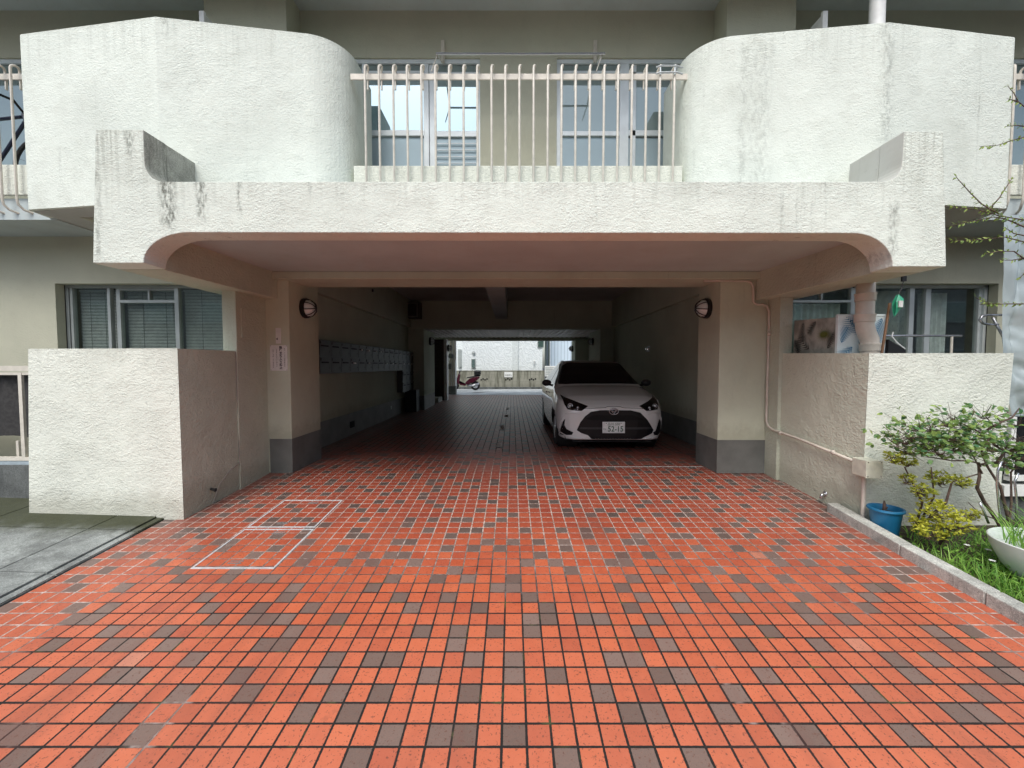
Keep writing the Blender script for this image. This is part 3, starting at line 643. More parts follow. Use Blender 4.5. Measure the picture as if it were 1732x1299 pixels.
# letter boxes
M_box = plain('letterbox_steel', (.085,.09,.085), .55, .2, .12, 6); M_boxl = plain('letterbox_flap', (.42,.43,.42), .35, .4, .1, 6)
t = thing('letterbox_bank', 'long grey bank of apartment letterboxes mounted on the left passage wall', 'letterboxes', (-3.05,9.4,1.19))
mb = MB(); mb.box(-3.049,-2.905,6.36,12.42,1.19,1.71); mb.box(-3.049,-2.905,11.22,12.42,.60,1.188); mb.build('case', M_box, t)
m = MB(); m.box(-2.905,-2.897,.008,.396,.012,.248); m.box(-2.897,-2.885,.03,.374,.195,.235); m.box(-2.8975,-2.89,.06,.30,.155,.178, 1); m.tube([(-2.897,.34,.08),(-2.888,.34,.08)],.008,8)
for v in m.v: v.x += 2.905
mdo = m.build('letterbox_door', [M_box, M_dark], None, origin=(0,0,0))
m = MB(); m.box(.013,.015,.05,.35,.222,.234); ml = m.build('name_plate', M_boxl, mdo)
first = True
def put(y, z):
    global first
    if first: d = mdo; first = False
    else:
        d = mdo.copy(); COL.objects.link(d); l = ml.copy(); COL.objects.link(l); l.parent = d; l.location = (0,0,0)
    d.parent = t; d.location = Vector((-2.905,y,z)) - ORG[t.name]
for i in range(15):
    for k in range(2): put(6.38+i*.4025, 1.20+k*.255)
for i in range(3):
    for k in range(2): put(11.22+i*.40, .62+k*.28)
m = MB()
rr = random.Random(5)
for i in range(15):
    for k in range(2):
        if rr.random() < .6:
            a = 6.38+i*.4025+rr.uniform(.06,.2); m.box(-2.892,-2.872,a,a+rr.uniform(.04,.10),1.20+k*.255+.150,1.20+k*.255+.172)
tag(m.build('posted_mail', M_white, origin=(-2.88,9,1.35)), 'white corners of letters sticking out of the letterbox slots', 'mail', kind='stuff')
# ventilator / speaker box high on the left
t = thing('ventilation_unit', 'dark square ventilation unit hanging high at the end of the left passage wall', 'ventilator', (-2.8,12.0,2.6))
mb = MB(); mb.box(-3.0,-2.62,12.05,12.39,2.66,3.12); mb.build('housing', plain('housing_grey',(.05,.05,.05),.5), t, bevel=.01)
mb = MB()
for a,b,c,d in ((-2.98,-2.94,2.68,3.10),(-2.70,-2.66,2.68,3.10),(-2.94,-2.70,3.06,3.10),(-2.94,-2.70,2.68,2.72)): mb.box(a,b,12.02,12.05,c,d)
mb.build('frame', M_skirt, t)
mb = MB()
for k in range(9): mb.box(-2.94,-2.70,12.035,12.048,2.735+k*.037,2.75+k*.037)
mb.build('grille', M_black, t)
mb = MB(); mb.box(-3.04,-3.02,9.6,9.62,2.9,3.02) if False else mb.lathe([(0,.03),(.03,.025),(.035,0)], (-2.95,9.0,2.9), (1,0,0), 10)
tag(mb.build('ceiling_sensor', M_black, origin=(-2.95,9.0,2.9)), 'tiny black sensor on the left side beam above the letterboxes', 'sensor')
t = thing('socket_cover', 'small chrome socket with twin caps on the right passage wall behind the car', 'socket', (2.997,9.3,1.68))
mb = MB(); mb.box(2.985,2.997,9.2,9.42,1.62,1.74); mb.build('plate', M_alud, t, bevel=.004)
for y in (9.25, 9.37):
    mb = MB(); mb.lathe([(0,.03),(.022,.028),(.03,.015),(.032,0)], (2.985,y,1.68), (-1,0,0), 14); mb.build('cap', M_chrome, t, smooth=True)
mb = MB(); mb.box(-3.043,-3.03,10.55,10.62,.22,.30); tag(mb.build('wall_socket', M_boxl, origin=(-3.04,10.6,.25)), 'small pale socket low on the grey skirting of the left wall', 'socket')
mb = MB(); mb.box(-3.043,-3.036,7.9,8.12,.14,.26); tag(mb.build('vent_cover', M_dark, origin=(-3.04,8,.2)), 'dark rectangular vent low in the left passage skirting', 'vent')
mb = MB(); mb.box(-3.02,-2.70,11.9,12.3,0,.62); tag(mb.build('storage_cabinet', plain('dark_cabinet',(.02,.026,.028),.6), origin=(-2.85,12.1,0), bevel=.01), 'low dark cabinet standing under the end of the letterboxes', 'cabinet')

# conduit, junction box, downpipe
mb = MB()
pts = [(2.30,5.12,2.335),(2.55,5.115,2.335),(2.82,5.115,2.33),(2.87,5.115,2.31),(2.895,5.115,2.26),(2.90,5.115,2.08),(2.93,5.112,2.055),(3.01,5.11,2.05),(3.055,5.10,2.03),(3.078,5.09,1.96),(3.078,5.09,1.3),(3.075,5.088,.66),(3.078,5.05,.59),(3.085,4.97,.56),(3.11,4.5,.52),(3.15,3.77,.43)]
mb.tube(pts, .014, 10); 
for (x,y,z) in ((3.078,5.09,1.7),(3.09,4.85,.545),(3.13,4.1,.475)): mb.tube([(x-.004,y-.015,z+.02),(x-.004,y-.015,z-.02)], .018, 8)
tag(mb.build('cable_conduit', M_beige, origin=(3.07,5.1,1.3), smooth='all'), 'thin beige cable conduit running down the right pillar corner to the junction box', 'pipe')
t = thing('junction_box', 'square cream junction box on the corner of the right terrace wall', 'junction box', (3.13,3.7,.34))
mb = MB(); mb.box(3.065,3.205,3.63,3.778,.345,.495); mb.build('body', plain('cream_box',(.68,.69,.56),.5), t, bevel=.006)
mb = MB(); mb.box(3.062,3.208,3.618,3.628,.342,.498); mb.build('lid', plain('cream_lid',(.72,.73,.60),.5), t, bevel=.004)
mb = MB()
for x in (3.078,3.192):
    for z in (.358,.482): mb.lathe([(0,.003),(.005,.002),(.006,0)], (x,3.618,z), (0,-1,0), 8)
mb.build('screw', M_chrome, t)
mb = MB(); mb.tube([(3.15,3.74,.36),(3.15,3.74,-.15)], .018, 10); mb.build('drop_pipe', M_beige, t, smooth=True)
mb = MB(); X_, Y_ = 3.555, 4.27; mb.tube([(X_,Y_,5.36),(X_,Y_,4.0),(X_,Y_,3.0)], .065, 20); tag(mb.build('downpipe', M_white, origin=(X_,Y_,3), smooth=True), 'white round drainpipe rising behind the right balcony parapet', 'drainpipe')
t = thing('rainwater_pipe', 'fat beige drainpipe with an elbow dropping behind the right terrace wall', 'drainpipe', (3.53,4.25,1.2))
mb = MB(); mb.tube([(3.40,4.10,2.35),(3.40,4.10,1.74),(3.405,4.10,1.69),(3.43,4.10,1.62),(3.455,4.10,1.57),(3.46,4.10,1.50),(3.46,4.10,.25)], .075, 22); mb.build('pipe', M_beige, t, smooth='all')
for z, x in ((1.98,3.40),(1.78,3.40),(1.50,3.46)):
    mb = MB(); mb.lathe([(.076,-.045),(.083,-.04),(.084,.012),(.088,.018),(.088,.03),(.076,.036)], (x,4.10,z), (0,0,1), 22); mb.build('socket_joint', M_beige, t, smooth=True)
mb = MB(); mb.tube([(-2.995,4.16,.09),(-2.94,4.14,.085)], .014, 8); mb.lathe([(.018,0),(.02,.012),(.012,.014)], (-2.95,4.143,.086), (1,0,0), 10)
tag(mb.build('pipe_stub', M_rubber, origin=(-2.98,4.15,.09)), 'short dark pipe stub sticking out low on the left terrace wall', 'pipe')
mb = MB(); a = P(1398,838,4.2); a.x = 3.16; mb.tube([(3.17,4.2,.03),(3.10,4.18,.025),(3.095,4.18,-.01)], .013, 8); mb.lathe([(0,.01),(.025,.006),(.028,0)], (3.148,4.2,.032), (-1,0,0), 10)
tag(mb.build('water_tap', M_chrome, origin=(3.14,4.2,.03), smooth='all'), 'small metal tap low on the right terrace wall near the kerb end', 'tap')

# laundry pole across upper windows
t = thing('laundry_pole', 'thin grey laundry pole held by two brackets above the balcony windows', 'laundry pole', (.1,4.6,4.59))
mb = MB(); mb.tube([(-.80,4.6,4.60),(.1,4.6,4.595),(.98,4.6,4.60)], .012, 8); mb.build('pole', M_chrome, t)
for x in (-.79, .95):
    mb = MB(); mb.tube([(x,4.995,4.99),(x,4.95,4.75),(x,4.62,4.60)], .008, 6); mb.box(x-.02,x+.02,4.98,4.998,4.78,5.02); mb.tube([(x,4.62,4.60),(x-.06,4.60,4.42)], .006, 6); mb.build('bracket', M_rail, t)
# clothes-peg hanger clamped on the railing
t = thing('peg_hanger', 'small white and blue metal hanger clamped to the right end of the railing', 'hanger', (1.55,4.25,4.17))
mb = MB()
for z in (4.21, 4.15): mb.tube([(1.40,4.235,z),(1.44,4.225,z+.008),(1.60,4.225,z+.008),(1.66,4.24,z)], .008, 6)
mb.tube([(1.44,4.23,4.22),(1.44,4.23,4.14)], .007, 6); mb.tube([(1.58,4.23,4.23),(1.58,4.23,4.14)], .007, 6); mb.build('wire_frame', M_alu, t)

# patterned cloth screens behind right terrace wall
def frond(m, x, y, z, L, ang, slot, n=9, spread=1.0):
    d = Vector((math.cos(ang),0,math.sin(ang))); s = Vector((-d.z,0,d.x)); c = Vector((x,y,z))
    for i in range(n):
        tt = i/(n-1); base = c + d*L*tt; l = L*.55*math.sin(PI*(.18+.8*tt))*spread
        for sg in (-1,1):
            tip = base + d*l*.9 + s*sg*l*.8; w_ = .0062
            m.add([base-d*w_, base+d*w_, tip], [(0,1,2)], slot)
M_cl1 = plain('printed_grey_cloth', (.34,.35,.31), .8, 0, .35, 6); M_cl2 = plain('printed_white_cloth', (.72,.80,.80), .8, 0, .08, 6)
M_pr1 = plain('print_olive', (.12,.15,.03), .8); M_pr2 = plain('print_blue', (.03,.20,.36), .8); M_pr3 = plain('print_grey', (.04,.045,.04), .8)
mb = MB(); mb.hexa([(3.235,4.24,.6),(3.67,4.24,.6),(3.67,4.84,.6),(3.215,4.84,.6),(3.235,4.24,1.80),(3.67,4.24,1.80),(3.67,4.84,1.82),(3.215,4.84,1.83)])
def crate_side(fy, z): return 3.233-.02*fy-.004, 4.24+.6*fy, z
for k in range(22):
    an = k*2*PI/22; L = .085; x, y, z = crate_side(.25, 1.64); w_ = .006
    mb.add([(x,y-w_*math.sin(an),z+w_*math.cos(an)),(x,y+w_*math.sin(an),z-w_*math.cos(an)),(x-.001,y+L*1.5*math.cos(an),z+L*math.sin(an))],[(0,1,2)],1)
def frond_side(fy, z, L, ang, slot, n=8):
    x, y, z = crate_side(fy, z); d = Vector((0,math.cos(ang),math.sin(ang))); s_ = Vector((0,-d.z,d.y)); c = Vector((x-.001,y,z))
    for i in range(n):
        tt = i/(n-1); base = c + d*L*tt; l = L*.55*math.sin(PI*(.18+.8*tt))
        for sg in (-1,1): mb.add([base-d*.008, base+d*.008, base+d*l*.8+s_*sg*l*.8], [(0,1,2)], slot)
for fy,zz,an,L in ((.75,1.78,-1.4,.2),(.95,1.6,-1.9,.2),(.6,1.5,.7,.22),(.15,1.5,2.0,.16),(.45,1.78,-.8,.16),(.85,1.45,1.4,.15)): frond_side(fy, zz, L, an, 2)
tag(mb.build('cloth_covered_crate', [M_cl1,M_pr1,M_pr3], origin=(3.45,4.54,.6)), 'crate covered with dark cloth printed with grey palm fronds and an olive sunburst', 'covered crate')
mb = MB(); mb.box(3.225,3.70,4.205,4.235,.6,1.80)
for fx, zz, an, L in ((.25,1.76,-.5,.15),(.5,1.62,2.3,.17),(.75,1.5,-2.2,.15),(.9,1.78,-1.9,.14),(.45,1.46,.9,.13),(.08,1.55,1.2,.12),(.85,1.40,1.7,.14),(.3,1.50,-2.4,.13)): frond(mb, 3.225+.475*fx, 4.200, zz, L*1.35, an, 1, 9)
mb.tube([(3.225,4.22,1.81),(3.70,4.22,1.81)], .018, 8)
tag(mb.build('cloth_screen', [M_cl2,M_pr2], origin=(3.45,4.22,.6)), 'white cloth screen printed with blue palm leaves behind the beige drainpipe', 'cloth screen')
a, b = P(1505,513,4.2), P(1491,600,4.1); mb = MB(); mb.tube([a, b, b+(b-a)*.8], .012, 8)
tag(mb.build('broom_stick', plain('wood',(.22,.11,.05),.6), origin=b, smooth=True), 'brown wooden pole leaning behind the terrace wall right of the drainpipe', 'pole')
c = P(1519,515,4.1)
t = thing('hanging_decoration', 'green and white fish shaped wind ornament hanging under the canopy beam', 'ornament', c)
mb = MB(); o2 = lambda dx, dz, dy=0: (c.x+dx, 4.1+dy, c.z+dz)
mb.add([o2(.0,.10),o2(.035,.05,-.02),o2(.035,-.01,-.02),o2(.02,-.05),o2(-.03,-.12),o2(-.035,-.05,-.02),o2(-.04,.02,-.02),o2(0,.02,-.035)], [(0,1,7),(1,2,7),(2,3,7),(3,4,7),(4,5,7),(5,6,7),(6,0,7)])
mb.add([o2(.0,.10,.02),o2(.035,.05,.02),o2(.035,-.01,.02),o2(.02,-.05,.02),o2(-.03,-.12,.01),o2(-.035,-.05,.02),o2(-.04,.02,.02)], [(0,1,2,3,4,5,6)]); mb.build('body', plain('green_plastic',(.05,.42,.24),.4,0,.2), t)
mb = MB(); mb.box(c.x-.025,c.x+.015,4.062,4.075,c.z-.03,c.z+.03); mb.build('pale_patch', M_white, t)
mb = MB(); mb.tube([o2(0,.10),o2(.03,.16),o2(.045,.24),o2(.045,.33)], .004, 6); mb.box(c.x+.025,c.x+.065,4.09,4.11,c.z+.22,c.z+.27); mb.build('hook', M_black, t)
c = P(1513,590,4.1)
t = thing('clothes_hanger', 'black garment on a hanger just above the right terrace wall', 'clothes hanger', c)
mb = MB(); mb.tube([(c.x-.02,4.1,c.z+.16),(c.x-.03,4.1,c.z+.12),(c.x+.02,4.1,c.z+.06),(c.x+.1,4.1,c.z+.0)], .006, 6); mb.build('hanger', M_white, t)
mb = MB(); mb.hexa([(c.x-.08,4.08,c.z-.3),(c.x+.12,4.08,c.z-.3),(c.x+.12,4.13,c.z-.3),(c.x-.08,4.13,c.z-.3),(c.x-.07,4.09,c.z+.09),(c.x+.10,4.09,c.z-.01),(c.x+.10,4.12,c.z-.01),(c.x-.07,4.12,c.z+.09)]); mb.build('garment', M_black, t)
t = thing('laundry_rail', 'thin silver laundry rail on a post behind the right terrace wall', 'laundry rail', (4.3,4.3,1.3))
a, b = P(1487,568,4.3), P(1626,568,4.3); mb = MB(); mb.tube([a,b], .011, 8); mb.build('rail', M_chrome, t)
a = P(1610,569,4.3); mb = MB(); mb.tube([a,(a.x,a.y,.25)], .011, 8); mb.build('post', M_rail, t)
a = P(1660,540,4.2)
mb = MB(); mb.tube([P(1700,590,4.2),P(1697,570,4.2),P(1679,537,4.2)], .012, 8); mb.tube([P(1705,533,4.2),P(1670,533,4.2),P(1661,535,4.2),P(1657,541,4.2),P(1663,547,4.2),P(1672,549,4.2),P(1688,549,4.2)], .012, 8)
mb.tube([P(1700,590,4.2),(P(1700,590,4.2).x,4.2,.25)], .012, 8)
tag(mb.build('curved_metal_handle', M_chrome, origin=a, smooth='all'), 'bent silver tube frame beside the plastic sheet at the right end of the terrace', 'tube frame')

# plastic sheet at the far right
def sheetmat():
    n = N('plastic_sheet'); n.set(col=(.42,.50,.53), rough=.2, spec=.6, alpha=.80); n.bump(n.noise(n.scale(n.pos(),(6,6,2)),1,4),.5,.03); return n.m
M_sheet = sheetmat()
from mathutils import noise as mnoise
mb = MB(); cols, rows = 90, 110; vs = []
for j in range(rows+1):
    f = j/rows; v = 368 + f*350
    left = 1694 - 4*math.sin(f*3.0) + 34*max(0, f-.62)**1.3*1.6; right = 1880
    for i in range(cols+1):
        k = i/cols; u = left + (right-left)*k
        p = P(u, v, 3.95)
        w1 = abs(math.sin(k*19+1.3*math.sin(f*2.1)+.8*f)); w2 = mnoise.noise(Vector((k*9,f*4,1.7))); w3 = mnoise.noise(Vector((k*3+f*5,f*11-k*4,4.2)))
        rdg = 1-abs(mnoise.noise(Vector((k*7-f*6,f*9+k*5,9.1))))*2
        eg = min(1, .12+k*9); p.y = 3.93 + eg*(-.09*w1*(1-.5*f) + .05*w2 + .05*w3*(.3+f) + .045*rdg*f) - .15*math.sin(f*PI*.9)*k
        vs.append(p)
mb.add(vs, [(j*(cols+1)+i, j*(cols+1)+i+1, (j+1)*(cols+1)+i+1, (j+1)*(cols+1)+i) for j in range(rows) for i in range(cols)])
tag(mb.build('plastic_sheet', M_sheet, origin=(4.9,3.95,1.0), smooth='all'), 'bluish translucent plastic sheet hanging in folds at the right edge', 'plastic sheet')
t = thing('glazed_frame', 'white framed garden window standing beyond the right terrace wall', 'window frame', (4.75,3.9,0))
mb = MB(); a = P(1708,700,3.86); x0 = a.x
for x in (x0, x0+.19, x0+.9): mb.box(x,x+.045,3.84,3.88,.30,.85)
mb.box(x0,x0+.95,3.835,3.885,.26,.31); mb.box(x0-.05,x0+1.0,3.83,3.9,.12,.22); mb.build('frame', M_white, t)
mb = MB(); mb.box(x0+.045,x0+.9,3.86,3.866,.31,.85); mb.build('pane', glass('dark_pane', .08, base=(.012,.013,.014)), t)
mb = MB(); mb.box(x0-.02,x0+1.2,3.9,3.98,-.2,.85); mb.build('lower_wall', M_plinth, t)

# left terrace fence with dark screen
t = thing('terrace_fence', 'beige metal terrace railing with a dark screen behind it at the left edge', 'fence', (-5.1,4.2,.35))
mb = MB(); mb.box(-7.5,-4.44,4.18,4.22,1.265,1.315); mb.box(-7.5,-4.44,4.185,4.215,1.225,1.25); mb.build('top_rail', M_rail, t)
mb = MB(); mb.box(-7.5,-4.44,4.18,4.22,.37,.405); mb.build('bottom_rail', M_rail, t)
for k in range(3):
    mb = MB(); x = -4.89-.5*k; mb.box(x,x+.035,4.18,4.205,.405,1.25); mb.build('post', M_rail, t)
    mb = MB(); mb.box(x-.11,x-.085,4.23,4.25,.405,.56); mb.build('short_post', M_rail, t)
mb = MB(); n = 60; vs = []
for i in range(n+1):
    x = -7.5+3.04*i/n; y = 4.27+.012*math.sin(i*1.3)+.008*math.sin(i*2.9)
    vs += [(x,y,.60+.01*math.sin(i*.7)),(x,y,1.235)]
mb.add(vs, [(2*i,2*i+2,2*i+3,2*i+1) for i in range(n)]); mb.build('dark_screen', plain('screen_mesh',(.035,.033,.032),.7,0,.3,30), t, smooth='all')
mb = MB(); mb.box(-9,-4.455,4.15,4.36,-.3,.335); tag(mb.build('concrete_plinth', M_plinth, origin=(-6,4.25,-.3), bevel=.006), 'dark weathered concrete plinth under the left terrace fence', 'plinth')
mb = MB(); mb.box(-9,-4.456,4.16,4.34,.3352,.362); tag(mb.build('plinth_cap', plain('bluish_capping',(.35,.42,.46),.5), origin=(-6,4.25,.335)), 'pale blue grey capping strip on top of the weathered plinth', 'capping')

# bicycle on the left balcony, only its edge shows
t = thing('bicycle', 'dark bicycle parked on the left upper balcony behind the railing', 'bicycle', (-5.4,4.6,3.0))
def wheel(cx, cz, r):
    m = MB(); m.tube([(cx+r*math.cos(a),4.6,cz+r*math.sin(a)) for a in [i*2*PI/28 for i in range(29)]], .02, 8, caps=False); w_ = m.build('wheel', M_rubber, t)
    m = MB()
    for k in range(9):
        a = k*PI/9; m.tube([(cx-r*math.cos(a),4.6,cz-r*math.sin(a)),(cx+r*math.cos(a),4.6,cz+r*math.sin(a))], .0016, 4)
    m.build('spokes', M_chrome, w_)
wheel(-4.98,3.42,.31); wheel(-5.95,3.42,.31)
mb = MB()
for q in (((-4.98,4.6,3.42),(-5.18,4.6,3.98)),((-5.16,4.6,3.9),(-5.55,4.6,3.36)),((-5.2,4.6,3.95),(-5.68,4.6,3.9)),((-5.55,4.6,3.36),(-5.72,4.6,3.98)),((-5.55,4.6,3.36),(-5.95,4.6,3.42)),((-5.95,4.6,3.42),(-5.68,4.6,3.9))): mb.tube(q, .017, 8)
mb.build('frame', plain('bike_paint',(.02,.025,.05),.3), t)
mb = MB(); mb.tube([(-5.18,4.35,4.05),(-5.16,4.5,4.06),(-5.18,4.6,4.0),(-5.16,4.7,4.06),(-5.18,4.85,4.05)], .013, 8); mb.build('handlebar', M_black, t)
mb = MB(); mb.lathe([(0,.04),(.06,.035),(.09,0),(.05,-.03),(0,-.035)], (-5.75,4.6,4.02), (0,0,1), 14, sx=1.5); mb.build('saddle', M_black, t)
mb = MB(); mb.hexa([(-4.93,4.5,3.72),(-4.72,4.5,3.66),(-4.72,4.6,3.66),(-4.93,4.6,3.72),(-4.95,4.5,4.12),(-4.75,4.5,4.14),(-4.75,4.58,4.14),(-4.95,4.58,4.12)])
tag(mb.build('hanging_garment', plain('navy_cloth',(.012,.014,.03),.9,0,.3), origin=(-4.85,4.55,3.7)), 'dark navy garment hanging behind the left balcony rail', 'clothing')

# ---------------------------------------------------------------- the parked car
CX, CY = 1.536, 6.33
car = thing('parked_car', 'white compact hatchback parked nose out in the right side of the passage', 'car', (CX, CY, 0))
ST = [ # y, zb, ws(sill), wm, zm, wsh, zsh, wt, zte, zt
 (0.00,.22,.34,.36,.45,.34,.60,.28,.645,.655),(.02,.20,.50,.53,.45,.50,.63,.42,.675,.69),(.07,.185,.63,.66,.44,.62,.66,.52,.705,.725),
 (.17,.18,.735,.765,.43,.72,.705,.60,.755,.78),(.34,.18,.79,.82,.42,.785,.755,.65,.815,.845),(.62,.18,.81,.845,.43,.80,.81,.68,.87,.905),
 (.92,.18,.81,.85,.45,.805,.86,.70,.925,.962),(1.10,.18,.81,.845,.45,.80,.895,.70,.965,.99),(1.42,.18,.81,.84,.47,.785,.925,.62,1.14,1.17),
 (1.78,.18,.81,.84,.48,.78,.935,.545,1.325,1.355),(2.05,.18,.81,.84,.48,.78,.94,.53,1.375,1.41),(2.5,.18,.81,.84,.5,.78,.95,.525,1.395,1.43),
 (3.0,.18,.81,.845,.52,.79,.965,.51,1.375,1.41),(3.4,.19,.80,.84,.53,.78,.985,.49,1.31,1.345),(3.65,.22,.77,.80,.55,.74,.96,.47,1.10,1.13),(3.78,.26,.70,.73,.55,.66,.9,.40,.98,1.0),(3.83,.32,.55,.58,.55,.5,.85,.3,.88,.9)]
def cr(p0,p1,p2,p3,t): return .5*((2*p1)+(-p0+p2)*t+(2*p0-5*p1+4*p2-p3)*t*t+(-p0+3*p1-3*p2+p3)*t**3)
def sec(r):
    y, zb, ws, wm, zm, wsh, zsh, wt, zte, zt = r
    return [(0,zb),(ws*.5,zb),(ws*.93,zb+.005),(ws,zb+.06),(wm,zm),(wm*.997,(zm+zsh)/2+.03),(wsh,zsh),(wsh*.62+wt*.38,zsh*.62+zte*.38+.012),(wt,zte),(wt*.86,zte*.35+zt*.65),(wt*.45,zt-.003),(0,zt)]
rows = []; NS = 5
secs = [sec(r) for r in ST]
for i in range(len(ST)-1):
    for k in range(NS if i < len(ST)-2 else NS+1):
        t_ = k/NS; q = [max(0,min(len(ST)-1,j)) for j in (i-1,i,i+1,i+2)]
        yv = ST[i][0]*(1-t_)+ST[i+1][0]*t_
        rows.append((yv, [tuple(cr(*[secs[a][c][d] for a in q], t_) for d in (0,1)) for c in range(12)]))
def ring(pts):   # half section -> smooth dense half -> full ring
    half = []
    for i in range(len(pts)-1):
        q = [max(0,min(len(pts)-1,j)) for j in (i-1,i,i+1,i+2)]
        for k in range(4): half.append(tuple(cr(*[pts[a][d] for a in q], k/4) for d in (0,1)))
    half.append(pts[-1])
    return half + [(-x,z) for x,z in half[-2:0:-1]]
body_v = []; rings = [ring(p) for _, p in rows]; n_r = len(rings[0])
for (yv,_), rg in zip(rows, rings):
    for (x,z) in rg: body_v.append(Vector((CX+x, CY+yv, z)))
WH = (( .70,.29),(3.22,.29)); RW = .335
body_f = []; all_f = []
for i in range(len(rings)-1):
    for k in range(n_r):
        f = (i*n_r+k, i*n_r+(k+1) % n_r, (i+1)*n_r+(k+1) % n_r, (i+1)*n_r+k); all_f.append(f)
        c = sum((body_v[a] for a in f), Vector())/4; ly = c.y-CY; lx = abs(c.x-CX)
        if lx > .5 and any((ly-wy)**2+(c.z-wz)**2 < RW**2 for wy, wz in WH): continue
        body_f.append(f)
caps = [tuple(range(n_r)), tuple(reversed(range((len(rings)-1)*n_r, len(rings)*n_r)))]
BV = BVHTree.FromPolygons(body_v, all_f + caps)
def paint():
    n = N('car_paint_white'); n.set(col=(.82,.82,.80), rough=.25, spec=.5, coat=1.0); return n.m
M_paint = paint()
mb = MB(); mb.add(body_v, body_f + caps); bo = mb.build('body', M_paint, car, smooth='all')
mb = MB(); mb.box(CX-.72,CX+.72,CY+.15,CY+3.7,.17,.5); mb.box(CX-.60,CX+.60,CY+.1,CY+3.6,.15,.17); mb.build('underbody', M_rubber, car)
M_cglass = N('car_glass'); M_cglass.set(col=(.004,.004,.005), rough=.04, spec=.55); M_cglass = M_cglass.m
M_cblack = N('car_black_trim'); M_cblack.set(col=(.006,.0065,.008), rough=.35, spec=.4); M_cblack = M_cblack.m
def project(poly, name, mat, off=.004, axis='y', cuts=4, parent=None, side=1, mbm=None, thick=0):
    bm = bmesh.new(); vs = [bm.verts.new((p[0],0,p[1])) for p in poly]; bm.faces.new(vs)
    bmesh.ops.triangulate(bm, faces=bm.faces[:])
    for _ in range(cuts):
        es = [e for e in bm.edges if e.calc_length() > .035]
        if not es: break
        bmesh.ops.subdivide_edges(bm, edges=es, cuts=1, use_grid_fill=False); bmesh.ops.triangulate(bm, faces=bm.faces[:])
    bad = []
    for v in bm.verts:
        if axis == 'y': o, d = Vector((CX+v.co.x, CY-2, v.co.z)), Vector((0,1,0))
        else: o, d = Vector((CX+3*side, CY+v.co.x, v.co.z)), Vector((-side,0,0))
        h = BV.ray_cast(o, d)
        if h[0] is None: bad.append(v)
        else:
            nn = h[1] if h[1].dot(d) < 0 else -h[1]; v.co = h[0] + nn*off
    bmesh.ops.delete(bm, geom=bad, context='VERTS')
    bm.verts.index_update(); m = MB(); m.add([v.co.copy() for v in bm.verts], [tuple(v.index for v in f.verts) for f in bm.faces]); bm.free()
    o = m.build(name, mat, parent or car, smooth='all'); return o
def zp(zx, zy, Y):    # zoomed front view -> car-local x, z
    u = 890+zx/6.66; v = 590+zy/6.66; p = P(u, v, Y); return (p.x-CX, p.z)
ws = [(-.71,.985),(-.70,1.03),(-.63,1.20),(-.56,1.315),(-.50,1.358),(-.38,1.372),(.38,1.372),(.50,1.358),(.56,1.315),(.63,1.20),(.70,1.03),(.71,.985),(.4,.995),(-.4,.995)]
wsc = project(ws, 'windscreen', M_cglass, .006, cuts=6)
grl = [zp(555,900,6.5),zp(600,822,6.42),zp(655,755,6.4),zp(725,708,6.36),zp(830,690,6.35),zp(925,694,6.34),zp(990,708,6.34),zp(1060,694,6.34),zp(1170,690,6.35),zp(1275,715,6.38),zp(1345,790,6.42),zp(1392,895,6.55),zp(1375,930,6.55),zp(1300,972,6.5),zp(1270,1000,6.45),zp(1248,1046,6.45),zp(735,1046,6.45),zp(715,995,6.45),zp(680,960,6.45),zp(600,930,6.5)]
grl = [(x, max(z, .212)) for x, z in grl]
grille = project(grl, 'grille', M_cblack, .005, cuts=6)
g2 = [zp(655,785,6.38),zp(760,745,6.36),zp(1200,745,6.36),zp(1310,790,6.4),zp(1200,800,6.36),zp(760,802,6.36)]
project(g2, 'grille_slot', M_dark, .009, cuts=4, parent=grille)
g3 = [zp(590,885,6.45),zp(600,870,6.45),zp(1370,870,6.45),zp(1385,885,6.5),zp(1370,893,6.45),zp(600,893,6.45)]
project(g3, 'grille_rib', plain('rib_grey',(.035,.036,.04),.4), .010, cuts=4, parent=grille)
